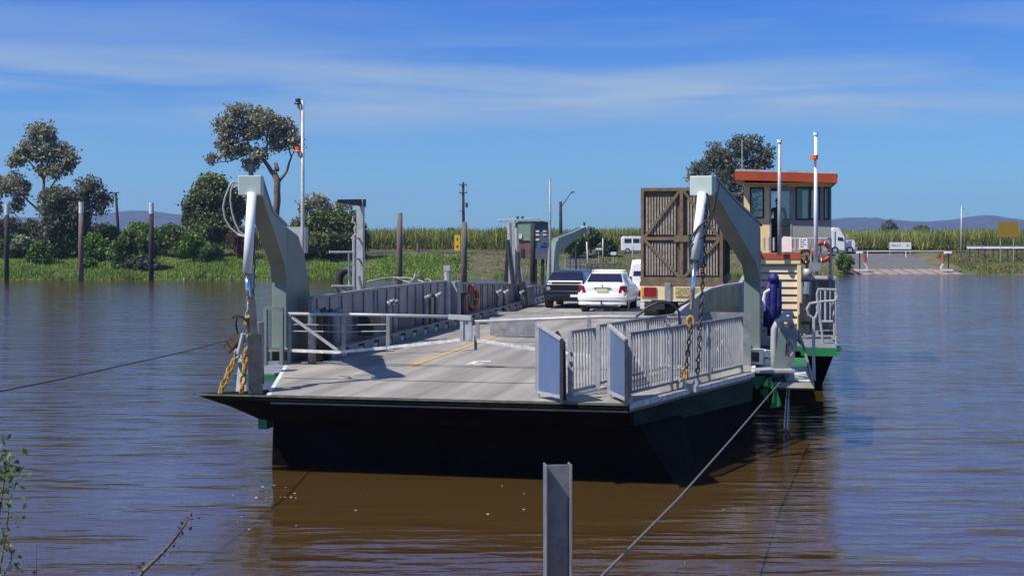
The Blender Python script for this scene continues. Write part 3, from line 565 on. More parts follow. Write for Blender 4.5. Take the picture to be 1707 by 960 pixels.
# lifting arms (gallows) -----------------------------------------------------
APROF = [(0, 4.40), (.34, 4.42), (2.3, 3.98), (4.48, 3.60), (4.48, 2.32), (4.15, 2.72), (.38, 4.08), (0, 4.08)]
CPROF = [(0, DK), (0, 2.34), (.0, 3.54), (.75, 3.34), (1.2, 2.8), (1.6, 1.7), (1.8, DK)]
def gallows(A, B, far=False, low=False):
    A = Vector((A[0], A[1], 0)); B = Vector((B[0], B[1], 0)); d = (B - A).normalized(); n = Vector((d.y, -d.x, 0)); sc_ = (B - A).length / 4.48; up = Vector((0, 0, 1))
    sg_ = 1 if A.y < B.y else -1
    ap = list(APROF)
    if low: ap[2] = (2.0, 3.80); ap[3] = (4.48, 3.56)
    pf = [(s * sc_, z) for s, z in ap]; zf2 = (lambda z: z)
    if far: zf2 = lambda z: z if z < 2.6 else 2.6 + (z - 2.6) * .72
    pf = [(s, zf2(z)) for s, z in pf]
    g = MB(); g.loft([A + d * s + up * z - n * .165 for s, z in pf], [A + d * s + up * z + n * .165 for s, z in pf])
    root = g.build('lifting_arm', 'pale', FY, bevel=.02)
    g = MB(); g.loft([(B.x - .17, B.y + sg_ * v, zf2(z)) for v, z in CPROF], [(B.x + .17, B.y + sg_ * v, zf2(z)) for v, z in CPROF]); g.build('column', 'pale', root, bevel=.02)
    e = MB()                                    # plate edges standing proud
    tl = pf[1:4]
    for a, b in zip(tl[:-1], tl[1:]):
        for s_ in (-1, 1): e.beam(A + d * a[0] + up * (a[1] + .012) + n * .165 * s_, A + d * b[0] + up * (b[1] + .012) + n * .165 * s_, .03, .05)
    e.build('flange', 'pale', root)
    q = MB(); c = A + d * .12 + up * 4.24; m_ = Matrix.Rotation(math.atan2(d.y, d.x) - R(90), 3, 'Z')
    zz = zf2(4.24)
    q.box((A.x + d.x * .1, A.y + d.y * .1, zz), (.42, .34, .36), rz=math.atan2(d.y, d.x) - R(90)); q.build('arm_head', mat('arm head sunlit green', (.46, .54, .48), .5, 0, .06, 3), root, bevel=.015)  # arm's own green lightened to paint in the sun on the head
    q = MB(); q.tube([A + d * .1 + up * (zz + .18), A + d * .1 + up * (zz + .27)], .05); q.box((A.x + d.x * .1, A.y + d.y * .1, zz + .33), (.1, .1, .13)); q.build('lamp', 'dark', root)
    return root, A, B, d, n
gl = loc((-4.78, 24.1, 0)); gl2 = loc((-5.03, 28.5, 0)); LA = gallows(gl, gl2, low=True)
gr_ = loc((3.48, 24.2, 0)); gr2 = loc((5.17, 28.4, 0)); RA = gallows(gr_, gr2)
fa = FP(975, 390, Y=69); fb = FP(926, 400, Y=64.6); FAR = gallows((fa.x, fa.y), (fb.x, fb.y), True)
gallows((4.1, 46.2), (5.1, 42.0), True)
# pipes/cables along the top of the right arm
for off in (-.05, .06):
    pr_ = [(1.2, 4.28), (1.9, 4.08), (3.0, 3.85), (4.2, 3.72), (5.2, 3.55)]
    MB().tube([RA[1] + RA[3] * s + Vector((0, 0, z + .02)) + RA[4] * off for s, z in pr_], .03, 6).build('hose', 'dark', RA[0])
# base brackets of the near arms
for G_ in (LA, RA):
    root, A, B, d, n = G_; r_ = math.atan2(d.y, d.x) - R(90); c = B - d * .12
    q = MB(); q.box((c.x, c.y, DK + .03), (.52, .36, .05), rz=r_); q.box((c.x, c.y, DK + .29), (.52, .30, .05), rz=r_)
    for s_ in (-1, 1): q.box((c.x + n.x * .23 * s_, c.y + n.y * .23 * s_, DK + .16), (.05, .3, .22), rz=r_)
    q.build('base_bracket', 'white' if G_ is RA else 'galv', root)
# white frame and pale box in front of the left column
f1 = FP(443, 516, Y=28.0); f2 = FP(470, 516, Y=28.0); q = MB()
for f in (f1, f2): q.beam((f.x, f.y, DK), (f.x, f.y, f1.z), .07, .1)
q.beam((f1.x - .03, f1.y, f1.z + .03), (f2.x + .03, f2.y, f1.z + .03), .1, .07); q.beam((f1.x, f1.y, DK + .35), (f2.x, f2.y, DK + .35), .06); q.build('guide_frame', 'pale', FY)
q = MB(); f = FP(427, 520, Y=26.5); q.beam((f.x, f.y, .35), (f.x, f.y, FP(427, 537, Y=26.5).z), .22, .3); q.build('side_box', 'galvd', FY)
# ramp guide post (dark, near-left corner)
a = FP(426, 661, Y=22.9); b = FP(419, 500, Y=23.6); q = MB().beam(a, FP(424, 560, Y=23.2), .24, .2).beam(FP(424, 560, Y=23.2), b, .12, .12); q.build('guide_post', 'dark', FY)
a = FP(403, 661, Y=23.2); q = MB(); q.loft([FP(392, 661, Y=23.3), FP(412, 661, Y=23.3), FP(410, 592, Y=23.6), FP(400, 575, Y=23.6)], [FP(392, 661, Y=23.42), FP(412, 661, Y=23.42), FP(410, 592, Y=23.72), FP(400, 575, Y=23.72)]); q.build('hinge_plate', 'galv', FY)

# chains, rams
def chain(name, pts, m, link=.085, t=.016, root=None):
    pts = [Vector(p) for p in pts]; c = MB(); k = 0
    L = sum((b - a).length for a, b in zip(pts[:-1], pts[1:])); n = max(2, int(L / (link * 1.25)))
    for i in range(n):
        s = (i + .5) / n * L; 
        for a, b in zip(pts[:-1], pts[1:]):
            l = (b - a).length
            if s <= l: p = a + (b - a) * (s / l); d = (b - a).normalized(); break
            s -= l
        side = d.cross(Vector((0, 1, 0))).normalized() if i % 2 else d.cross(Vector((1, 0, 0))).normalized(); nr = d.cross(side).normalized()
        r = link * .5; o = len(c.v); nn = 8; mm_ = 4
        for j in range(nn):
            th = 2 * math.pi * j / nn; dd = d * math.cos(th) * 1.0 + side * math.sin(th) * .55; q = p + dd * link * .72; dn = dd.normalized()
            for h_ in range(mm_):
                ph = 2 * math.pi * h_ / mm_; c.v.append(tuple(q + (dn * math.cos(ph) + nr * math.sin(ph)) * t))
        for j in range(nn):
            for h_ in range(mm_): c.f.append((o + j * mm_ + h_, o + ((j + 1) % nn) * mm_ + h_, o + ((j + 1) % nn) * mm_ + (h_ + 1) % mm_, o + j * mm_ + (h_ + 1) % mm_))
    return c.build(name, m, root or FY)
# left ram
def seg(a, b, Ya, Yb=None): return [FP(*a, Y=Ya), FP(*b, Y=Yb or Ya)]
q = MB(); a, b = seg((420, 322), (412, 456), 24.0, 23.7); q.tube([a, b], .085, 12); q.build('hydraulic_ram', 'white', LA[0], smooth=True)
q = MB(); c_, d_ = seg((412, 456), (414, 502), 23.7, 23.6); q.tube([c_, d_], .045, 10); q.build('ram_rod', 'chrome', LA[0], smooth=True)
q = MB(); q.tube(seg((419, 440), (416, 520), 23.8, 23.7), .05, 8); q.build('ram_shackle', 'galv', LA[0])
chain('chain', seg((416, 502), (413, 548), 23.6, 23.4), 'galv', .12, .026, LA[0]); chain('chain', [FP(421, 322, Y=24.1), FP(424, 430, Y=23.9), FP(421, 505, Y=23.7)], 'chain', .07, .013, LA[0])
q = MB().ring(FP(415, 537, Y=23.4), (0, 1, 0), .07, .03, 10, 6, 1.4); q.ring(FP(419, 550, Y=23.4), (.3, 1, 0), .06, .026, 10, 6, 1.5); q.build('shackle', 'yel', LA[0])
q = MB(); q.tube([FP(x, y, Y=23.3) for x, y in ((388, 531), (389, 527), (394, 526), (404, 528), (412, 536), (417, 545), (420, 556))], .022, 6); q.tube([FP(x, y, Y=23.3) for x, y in ((395, 529), (393, 540), (396, 556), (400, 566))], .02, 6); q.build('hose', 'black', LA[0])
q = MB(); q.box(FP(386, 573, Y=23.3), (.16, .12, .30), ry=.7); q.box(FP(397, 566, Y=23.3), (.2, .14, .16), ry=-.3); q.tube(seg((400, 556), (396, 596), 23.3), .045, 7); q.build('cable_clamp', 'rust', LA[0])
q = MB(); q.tube(seg((406, 556), (398, 590), 23.2), .05, 7); q.ring(FP(410, 570, Y=23.2), (0, 1, 0), .075, .025, 10, 6, 1.5); q.ring(FP(395, 590, Y=23.2), (.3, 1, 0), .05, .025, 10, 6, 1.4); q.build('shackle', 'galv', LA[0])
chain('chain', [FP(391, 598, Y=23.2), FP(378, 628, Y=23.0), FP(366, 657, Y=22.8)], 'yel', .115, .028, LA[0]); chain('chain', [FP(411, 580, Y=23.2), FP(407, 620, Y=23.0), FP(402, 657, Y=22.9)], 'yel', .115, .028, LA[0])
# hoses beside the left arm head
for pts_ in (((389, 302), (382, 312), (375, 330), (372, 345), (375, 365), (384, 380), (397, 391)), ((390, 305), (385, 318), (384, 335), (387, 355), (392, 372), (400, 388), (409, 392))):
    MB().tube([FP(x, y, Y=24.6) for x, y in pts_] + [FP(414, 396, Y=24.2)], .018, 6).build('hose', 'galv', LA[0])
MB().tube([FP(389, 304, Y=24.6), FP(400, 305, Y=24.4), FP(410, 310, Y=24.2)], .02, 6).build('hose', 'galvd', LA[0])
# right ram
q = MB(); q.tube(seg((1171, 322), (1158, 433), 24.1, 23.9), .085, 12); q.build('hydraulic_ram', 'white', RA[0], smooth=True)
q = MB(); q.tube(seg((1171, 345), (1166, 440), 24.25, 24.0), .07, 8); q.build('ram_guard', 'galvd', RA[0])
q = MB(); q.tube(seg((1158, 433), (1153, 516), 23.9, 23.8), .042, 10); q.build('ram_rod', 'chrome', RA[0], smooth=True)
chain('chain', [FP(1153, 538, Y=23.8), FP(1148, 575, Y=23.7), FP(1143, 622, Y=23.6)], 'chain', .075, .019, RA[0])
chain('chain', [FP(1178, 325, Y=24.2), FP(1175, 400, Y=24.1), FP(1170, 500, Y=23.9), FP(1166, 560, Y=23.8), FP(1162, 640, Y=23.7)], 'chain', .075, .018, RA[0])
q = MB(); q.ring(FP(1151, 536, Y=23.8), (0, 1, 0), .06, .028, 10, 6, 1.6); q.ring(FP(1141, 624, Y=23.6), (.2, 1, 0), .055, .03, 10, 6, 1.7); q.build('shackle', 'yel', RA[0])
q = MB(); q.ring(FP(1136, 644, Y=23.5), (.3, 1, 0), .08, .03, 10, 6, 1.4); q.box(FP(1150, 645, Y=23.6), (.26, .16, .12), ry=.2); q.box(FP(1160, 640, Y=23.6), (.12, .16, .18), ry=.6); q.build('shackle', 'galv', RA[0])
for pts_ in (((1198, 306), (1195, 325), (1190, 345), (1180, 365), (1165, 378), (1155, 392), (1149, 402), (1150, 425), (1153, 440)), ((1193, 320), (1190, 350), (1183, 368), (1172, 392), (1160, 404), (1150, 412), (1150, 428), (1156, 446)), ((1178, 322), (1182, 345), (1186, 362), (1180, 380), (1170, 396))):
    MB().tube([FP(x, y, Y=23.9) for x, y in pts_], .02, 6).build('hose', 'black', RA[0])
# black hoses on the right by the truck
MB().tube([FP(x, y, Y=24.6) for x, y in ((1060, 528), (1080, 512), (1095, 505), (1110, 503), (1122, 508), (1132, 520), (1133, 545))], .024, 6).build('hose', 'black', FY)
MB().tube([FP(x, y, Y=24.6) for x, y in ((1132, 510), (1145, 503), (1155, 498))], .03, 6).build('hose', 'black', FY)

# barrier gates: closed across the deck, each tapering towards its tip ------------------
def gate(P_top, P_bot, Yh, Yt, posts, brace, nm_off=0):
    def pt(x, y):                                # on the vertical plane through the gate line
        f = (x - P_top[0][0]) / (P_top[-1][0] - P_top[0][0]); return FP(x, y, Y=Yh + (Yt - Yh) * f)
    tp = [pt(*p) for p in P_top]; bt = [pt(*p) for p in P_bot]
    r = MB().tube(tp, .034, 8).build('barrier_gate', 'galv', FY, smooth=True)
    q = MB()
    for a, b in zip(bt[:-1], bt[1:]): q.beam(a, b, .06, .06)
    q.build('bottom_rail', 'dirtywhite', r)
    q = MB()
    for x, y0, y1 in posts: q.beam(pt(x, y0), pt(x, y1), .075, .06)
    q.each('gate_post', 'galvd', r)
    q = MB().beam(pt(*brace[0]), pt(*brace[1]), .055, .055); q.build('brace', 'galv', r)
    return r, pt
g1, pt1 = gate(((480, 523), (600, 524.5), (770, 528)), ((485, 584), (560, 587), (640, 580), (768, 566)), 28.1, 27.3, ((483, 524, 585), (573, 525, 587), (647, 526, 581)), ((487, 529), (563, 584)))
q = MB()
for y in (541, 552): q.tube([pt1(484, y), pt1(572, y + 1), pt1(646, y)], .014, 6)
q.each('wire', 'galvd', g1)
q = MB()
for x in (770, 784): q.beam(pt1(x, 529), pt1(x, 568), .07, .06)
q.beam(pt1(748, 528), pt1(786, 530), .09, .1); q.loft([pt1(771, 532), pt1(783, 532), pt1(783, 567), pt1(771, 567)], [p + Vector((0, .03, 0)) for p in (pt1(771, 532), pt1(783, 532), pt1(783, 567), pt1(771, 567))]); q.build('gate_end', 'galv', g1)
g2, pt2 = gate(((1150, 530), (1000, 528), (790, 536)), ((1140, 612), (893, 582), (795, 567)), 26.4, 27.3, ((982, 527, 594), (1140, 530, 612), (796, 536, 568)), ((1134, 536), (990, 590)))
MB().beam(pt2(793, 560), pt2(793, 583), .05).build('drop_bolt', 'dark', g2)
for x0, x1, y0, y1, Y0, Y1, m in ((600, 688, 529, 553, 34.6, 36.2, 'brownpanel'), (817, 893, 533, 556, 36.2, 35.8, 'galvd')):
    a = FP(x0, y1, Y=Y0); b = FP(x1, y1, Y=Y1); c = FP(x1, y0, Y=Y1); d = FP(x0, y0, Y=Y0); o_ = Vector((0, .08, 0))
    a.z = b.z = DK + .04; r = MB().loft([a, b, c, d], [a + o_, b + o_, c + o_, d + o_]).build('kick_panel', m, FY)
    MB().beam(d + Vector((0, .04, .03)), c + Vector((0, .04, .03)), .12, .06).build('panel_rail', 'galv', r)
# further cross rail in front of the cars
a = FP(858, 523, w=DK + .05); 
q = MB().beam(FP(800, 522, w=DK + .12), FP(1075, 522, w=DK + .12), .1, .10); q.build('cross_rail', 'galv', FY)
q = MB(); 
for x in (818, 835, 1000, 1015, 1040): p = FP(x, 517, w=DK + .1); q.box(p, (.35, .25, .14))
q.each('deck_lashing', 'dark', FY)

# right side walkway: swing panels, bar railings --------------------------------
def railing(a, b, z0, z1, step=.115, name='bar_railing', posts=None, r=.011, m='galv'):
    a = Vector((a[0], a[1], 0)); b = Vector((b[0], b[1], 0)); up = Vector((0, 0, 1)); L = (b - a).length; n = int(L / step)
    root = MB().beam(a + up * z1, b + up * z1, .055, .05).build(name, 'galvd', FY)
    MB().beam(a + up * z0, b + up * z0, .05, .045).build('bottom_rail', 'galvd', root)
    q = MB()
    for i in range(n + 1): p = a.lerp(b, i / n); q.tube([p + up * z0, p + up * z1], r, 5, False)
    q.build('bars', m, root)
    q = MB()
    for i in range(posts + 1): p = a.lerp(b, i / posts); q.beam(p + up * (z0 - .12), p + up * (z1 + .01), .07, .05)
    q.each('rail_post', 'galv', root); return root
o1 = FP(1048, 668, w=DK); o2 = FP(1236, 620, w=DK); railing(o1, o2, DK + .13, 1.70, posts=3, r=.016)
i1 = FP(950, 660, w=DK); i1b = i1 + (Vector((3.62, 6.6, DK)) - i1) * .17
railing(i1, i1b, DK + .08, 1.68, posts=1, r=.017)
railing(i1b + (Vector((3.62, 6.6, 0)) - i1) * .03, (3.62, 6.6), DK + .1, 1.72, posts=4, r=.015)
MB().beam((i1.x, i1.y, DK + .02), (i1b.x, i1b.y, DK + .02), .14, .05).build('kerb', 'white', FY)
for (xa, ya, xb, yb, ta, tb) in ((896, 655, 936, 668, 541, 566), (1016, 655, 1044, 672, 543, 567)):
    A_ = FP(xa, ya, w=DK + .08); B_ = FP(xb, yb, w=DK + .04); zA = FP(xa, ta, v=A_.y).z; zB = FP(xb, tb, v=B_.y).z; n_ = Vector((.0, .035, 0))
    A_.z = DK + .10; B_.z = DK + .10; C_ = Vector((B_.x, B_.y, zB)); D_ = Vector((A_.x, A_.y, zA))
    r = MB().loft([A_, B_, C_, D_], [A_ + n_, B_ + n_, C_ + n_, D_ + n_]).build('end_panel', 'bluesheet', FY)
    q = MB().beam(Vector((A_.x, A_.y, DK)), D_ + Vector((0, 0, .03)), .07, .07).beam(D_, C_, .05, .05).beam(A_, B_, .04, .05); q.build('panel_frame', 'galv', r)
    MB().beam(Vector((B_.x, B_.y, DK)), C_ + Vector((0, 0, .0)), .05, .06).build('panel_post', 'dark', r)
a = FP(936, 668, w=DK); q = MB().tube([(a.x + .04, a.y + .1, DK), (a.x + .02, a.y + .12, 1.55), (a.x - .10, a.y + .16, 1.72), (a.x - .19, a.y + .22, 1.62), (a.x - .15, a.y + .22, 1.42)], .03, 7); q.build('hose_post', 'black', FY)
q = MB(); 
for k in range(6): q.box((a.x + .12, a.y + .3, DK + .1 + k * .16), (.05, .05, .09), ry=.3 * (-1) ** k)
q.build('chain', 'galv', FY)
MB().box(FP(1046, 668, Y=21.5) + Vector((0, .05, -.02)), (.14, .16, .2)).build('hinge', 'galv', FY)
# solid bulwark further back on the right, curving up
h = MB(); cap = MB(); cor = MB(); ps = [FP(x, y, Y=Y_) for x, y, Y_ in ((1128, 524, 26.8), (1146, 509, 27.3), (1163, 494, 27.9), (1182, 484, 28.5), (1206, 478, 29.3), (1234, 474, 30.2))] + [Vector((4.62, 13, 2.25)), Vector((4.62, 22, 2.25))]
th_ = Vector((.05, .02, 0)); ze = Vector((0, 0, 1))
for a, b in zip(ps[:-1], ps[1:]):
    A0 = Vector((a.x, a.y, DK)); B0 = Vector((b.x, b.y, DK)); h.loft([A0, A0 + th_, a + th_, a], [B0, B0 + th_, b + th_, b]); cap.beam(a + ze * .02, b + ze * .02, .09, .05)
    n = max(2, int((B0 - A0).length / .17)); d = (B0 - A0).normalized()
    for k in range(n): f = (k + .5) / n; p = A0.lerp(B0, f); q = a.lerp(b, f); cor.beam(p + Vector((-.02, -.03, .02)), Vector((p.x - .02, p.y - .03, q.z - .02)), .05, .05)
h.build('bulwark', 'bulwark', FY); cap.build('bulwark_rail', 'galv', FY); cor.each('bulwark_rib', 'galvd', FY)
# end wall of the walkway seen through the railings
h = MB(); h.loft([(3.75, 6.9, DK), (4.9, 6.9, DK), (4.9, 6.9, 1.72), (3.75, 6.9, 1.72)], [(3.75, 6.95, DK), (4.9, 6.95, DK), (4.9, 6.95, 1.72), (3.75, 6.95, 1.72)])
h.build('walkway_end_panel', 'galvd', FY)
chain('chain', [FP(1175, 565, Y=27.5), FP(1200, 545, Y=28), FP(1228, 536, Y=28.2)], 'galv', .07, .013); chain('chain', [FP(1190, 590, Y=27.5), FP(1212, 560, Y=28), FP(1234, 545, Y=28.2)], 'galv', .07, .013)

# masts -----------------------------------------------------------------------
def mast(px, ytop, Y, r, m, ybot=None, w0=DK):
    b = FP(px, 500, Y=Y); tz = FP(px, ytop, Y=Y).z; z0 = w0 if ybot is None else FP(px, ybot, Y=Y).z
    return MB().tube([(b.x, b.y, z0), (b.x, b.y, (z0 + tz) / 2), (b.x, b.y, tz)], [r, r * .9, r * .7], 10).build('mast', m, FY, smooth=True), b
ma, b = mast(504.5, 168, 29.6, .05, 'galv')
for y0, y1 in ((205, 170), (278, 250)):
    q = MB().tube([FP(503, y0, Y=29.6), FP(497, y1 + 2, Y=29.6)], .03, 7); q.build('lamp_bracket', 'galv', ma)
    q = MB().tube([FP(497, y1 + 3, Y=29.6), FP(496.5, y1 - 5, Y=29.6)], .06, 10); q.ring(FP(497, y1 + 3, Y=29.6), (0, 0, 1), .07, .02); q.build('navigation_lamp', 'orange' if y1 > 200 else 'dark', ma)
q = MB(); q.bb(0, 0, 0, 0, 0, 0)
c = FP(494, 400, Y=30.4); MB().box(c, (.5, .2, .6)).build('switch_box', 'galv', FY)
# near-left cable davit (inverted L) and the frame beside it
px = 601; p = FP(px, 500, Y=34); tz = FP(px, 333, Y=34).z
q = MB().beam((p.x, p.y, DK), (p.x, p.y, tz), .17, .17); dv = q.build('cable_davit', 'galv', FY)
q = MB(); a = FP(608, 336, Y=34); b = FP(562, 336, Y=33.2); o_ = Vector((0, .12, 0)); q.loft([a + Vector((0, 0, .06)), a - Vector((0, 0, .14)), b - Vector((0, 0, .03)), b + Vector((0, 0, .05))], [v_ + o_ for v_ in (a + Vector((0, 0, .06)), a - Vector((0, 0, .14)), b - Vector((0, 0, .03)), b + Vector((0, 0, .05)))]); q.build('davit_arm', 'dark', dv)
q = MB().tube([FP(x, y, Y=33.6) for x, y in ((594, 360), (589, 363), (588, 370), (594, 374), (591, 382), (593, 390), (586, 398))], .03, 6); q.build('hook_chain', 'galv', dv)
q = MB().tube([FP(590, 398, Y=33.5), FP(590, 490, Y=33.5)], .045, 8).tube([FP(582, 420, Y=33.5), FP(582, 478, Y=33.5)], .03, 8).tube([FP(549, 420.5, Y=33.2), FP(588, 420.5, Y=33.5)], .03, 8).tube([FP(553, 477, Y=33.2), FP(590, 477, Y=33.5)], .03, 8).tube([FP(590, 398, Y=33.5), FP(600, 397, Y=34)], .03, 8).tube([FP(590, 432, Y=33.5), FP(600, 431, Y=34)], .03, 8); q.build('boarding_frame', 'galv', dv)
q = MB().ring(FP(580, 470, Y=34.2), (.3, 1, 0), .28, .11, 16, 8, 1.15); q.build('tyre_fender', 'black', dv, smooth=True)
q = MB().tube([FP(x, y, Y=33.4) for x, y in ((590, 480), (596, 500), (603, 522))], .05, 7); q.tube([FP(x, y, Y=33.4) for x, y in ((598, 460), (604, 490), (612, 520))], .04, 7); q.build('brace', 'pale', dv)
# far davit with hanging chains
Y2 = 52.5; p = FP(854, 500, Y=Y2); tz = FP(854, 367, Y=Y2).z
q = MB().beam((p.x, p.y, DK), (p.x, p.y, tz), .26, .24); dv = q.build('cable_davit', 'galv', FY)
q = MB()
for pl, r_ in ((((849, 372), (850, 420), (856, 470), (866, 512)), .09), (((861, 380), (862, 430), (868, 480), (876, 515)), .08), (((858, 470), (850, 500), (862, 518)), .07), (((866, 440), (874, 470), (880, 505)), .06)): q.tube([FP(x, y, Y=Y2 - .5) for x, y in pl], r_, 7)
q.build('lifting_gear', 'galv', dv); 
q = MB()
for pl, r_ in ((((846, 400), (852, 450), (858, 500), (872, 522)), .08), (((864, 420), (866, 470), (880, 520)), .06), (((870, 470), (874, 490), (878, 515)), .09)): q.tube([FP(x, y, Y=Y2 - .7) for x, y in pl], r_, 7)
q.build('hanging_chain', 'dark', dv)
q = MB().loft([FP(840, 470, Y=Y2 + .4), FP(850, 470, Y=Y2 + .4), FP(850, 405, Y=Y2 + .4), FP(845, 398, Y=Y2 + .4)], [FP(840, 470, Y=Y2 + .6), FP(850, 470, Y=Y2 + .6), FP(850, 405, Y=Y2 + .6), FP(845, 398, Y=Y2 + .6)]); q.build('cable_guard', 'black', dv)
q = MB().loft([FP(864, 508, Y=Y2 - .8), FP(878, 512, Y=Y2 - .8), FP(871, 488, Y=Y2 - .8)], [FP(864, 508, Y=Y2 - .6), FP(878, 512, Y=Y2 - .6), FP(871, 488, Y=Y2 - .6)]); q.build('gusset', 'pale', dv)
mast(917, 297, 58, .06, 'galvd'); 
# left outrigger platform with bollard (green edged)
a = FP(367, 620, w=.32); c_ = FP(462, 614, w=.32); 
q = MB().bb(-6.1, -4.95, a.y - .6, a.y + 2.2, .22, .34); q.build('outrigger', 'green', FY); MB().bb(-6.08, -4.97, a.y - .58, a.y + 2.18, .342, .37).build('outrigger_deck', 'galvd', FY); MB().tube([(-6.0, a.y - .3, .37), (-6.0, a.y - .3, .58)], .05).build('bollard', 'dark', FY)
# right sponsons and machinery ------------------------------------------------
q = MB().loft([(4.9, 16, -1.3), (6.6, 17.5, -1.3), (6.7, 40, -1.3), (4.9, 41, -1.3)], [(4.9, 14.6, .3), (7.0, 14.8, .3), (7.1, 41, .3), (4.9, 42, .3)]); q.build('sponson', 'bottom', FY)
q = MB(); q.loft([(4.97, 14.5, .302), (7.15, 14.5, .302), (7.2, 41.1, .302), (4.97, 42.1, .302)], [(4.97, 14.5, .42), (7.15, 14.5, .42), (7.2, 41.1, .42), (4.97, 42.1, .42)]); q.build('sponson_edge', 'green', FY)
q = MB(); q.bb(5.0, 7.1, 14.55, 41, .423, .45); q.build('sponson_deck', 'galvd', FY)
# first platform beside the column
Yp = 27.0; a = FP(1290, 640, Y=Yp); b = FP(1357, 640, Y=Yp); v0 = a.y
q = MB().bb(a.x, b.x, v0, v0 + 6, .20, .33); pf_ = q.build('side_platform', 'green', FY)
MB().bb(a.x, b.x, v0 - .03, v0 - .002, .24, .345).build('platform_edge', 'beige', pf_)
q = MB()
for k in range(14): q.bb(a.x + .25, b.x - .06, v0 + .35 + k * .22, v0 + .48 + k * .22, .333, .36)
q.build('grating', 'dirtywhite', pf_)
MB().bb(b.x - .05, b.x - .002, v0, v0 + 6, .345, .43).build('toe_board', 'galvd', pf_); MB().bb(a.x + .02, a.x + .22, v0 + .1, v0 + 6, .333, .42).build('toe_board', 'dark', pf_)
# pale tapered plate with sheave (cable lifting gear)
q = MB(); P1 = [(1286, 632), (1303, 640), (1312, 552), (1305, 540), (1300, 548)]
q.loft([FP(x, y, Y=27.2) for x, y in P1], [FP(x, y, Y=27.2) + Vector((.0, .10, 0)) for x, y in P1]); cg = q.build('cable_gear', 'pale', FY)
q = MB(); P1 = [(1306, 546), (1326, 549), (1331, 560), (1324, 600), (1312, 636), (1306, 640)]
q.loft([FP(x, y, Y=27.6) for x, y in P1], [FP(x, y, Y=27.6) + Vector((.0, .10, 0)) for x, y in P1]); q.build('gear_plate', 'galvd', cg)
q = MB().ring(FP(1316, 580, Y=27.3), (.5, 1, 0), .11, .03, 16, 6, 1.5); q.disc(FP(1316, 580, Y=27.35), (.5, 1, 0), .10, .08); q.build('sheave', 'galv', cg, smooth=True)
q = MB().tube([FP(x, y, Y=27.8) for x, y in ((1291, 625), (1290, 580), (1291, 548), (1297, 536), (1306, 531), (1316, 533), (1320, 545))], .075, 10); q.tube([FP(x, y, Y=28.2) for x, y in ((1301, 560), (1303, 530), (1309, 521), (1318, 521), (1321, 530))], .06, 10); q.build('pipe', 'galv', cg, smooth=True)
q = MB().tube([FP(1320, 545, Y=27.7), FP(1336, 572, Y=27.7)], .05, 8).tube([FP(1330, 552, Y=27.9), FP(1342, 585, Y=27.9)], .03, 8); q.build('strut', 'pale', cg)
q = MB(); q.box(FP(1278, 610, Y=28.4), (.25, .3, .16)); q.tube([FP(1277, 595, Y=28.3), FP(1279, 583, Y=28.3)], .10, 10); q.tube([FP(1274, 602, Y=28.3), FP(1283, 602, Y=28.3)], .06, 8); q.build('winch_motor', 'white', FY)
q = MB().beam((4.95, 6.1, DK - .02), (5.75, 6.3, DK - .02), .5, .05); q.bb(5.0, 5.7, 6.2, 8.5, DK - .1, DK - .05); q.build('side_step', 'galv', FY)
# blue pump / covered ladder in front of the louvres
q = MB()
for pl, r_ in ((((1279, 545), (1280, 515), (1280, 490), (1284, 470)), .12), (((1287, 560), (1288, 515), (1289, 480), (1291, 462)), .14), (((1295, 540), (1297, 510), (1297, 485), (1298, 468)), .11)):
    q.tube([FP(x, y, Y=37) for x, y in pl], [r_, r_, r_ * .9, r_ * .8], 9)
q.tube([FP(1288, 455, Y=37), FP(1289, 461, Y=37), FP(1290, 470, Y=37)], [.06, .15, .16], 10); q.build('tarpaulin', 'blue', FY, smooth=True)
MB().tube([FP(x, y, Y=36.6) for x, y in ((1283, 483), (1275, 488), (1273, 500), (1274, 518))], .045, 6).build('handle', 'white', FY)
# green cross struts on the hull side under the right column
q = MB(); a = FP(1244, 628, Y=27.8)
def plate(P, Y, m='green', nm='hull_strut', th=.12):
    MB().loft([FP(x, y, Y=Y) for x, y in P], [FP(x, y, Y=Y) + Vector((0, th, 0)) for x, y in P]).build(nm, m, FY)
plate([(1246, 627), (1278, 627), (1270, 640), (1262, 650)], 26.9); plate([(1270, 640), (1284, 627), (1288, 629), (1276, 648)], 26.85); plate([(1272, 640), (1290, 650), (1284, 681), (1303, 676), (1292, 640), (1280, 630)], 26.7); plate([(1266, 652), (1280, 645), (1282, 672)], 26.95)
q = MB().tube([FP(1315, 640, Y=28), FP(1313, 665, Y=28), FP(1311, 715, Y=27.9)], [.03, .04, .06], 7); q.build('water_jet', glassmat('running water', (.8, .82, .85), .05), FY)

# wheelhouse -------------------------------------------------------------------
VC = 22.2
def cv(x, y, dv_=0): return FP(x, y, v=VC + dv_)
L_ = cv(1240, 420).x; R_ = cv(1386, 420).x; zf_ = cv(1300, 421).z; zt_ = cv(1300, 306).z
wh = MB().bb(L_ - .12, R_ + .12, VC - .6, VC + 2.9, zf_ - .12, zf_ - .005).build('wheelhouse', 'galvd', FY)
def uu(x): return cv(x, 400).x
def ww(y): return cv(1300, y).z
fw = MB(); fw.bb(uu(1240), uu(1250), VC, VC + .1, zf_, zt_); fw.bb(uu(1250), uu(1274), VC, VC + .1, zf_, ww(364)); fw.bb(uu(1250), uu(1274), VC, VC + .1, ww(312), zt_); fw.bb(uu(1274), uu(1283), VC, VC + .1, zf_, zt_); fw.bb(uu(1283), uu(1320), VC, VC + .1, ww(311), zt_)
fw.build('front_wall', 'cream', wh)
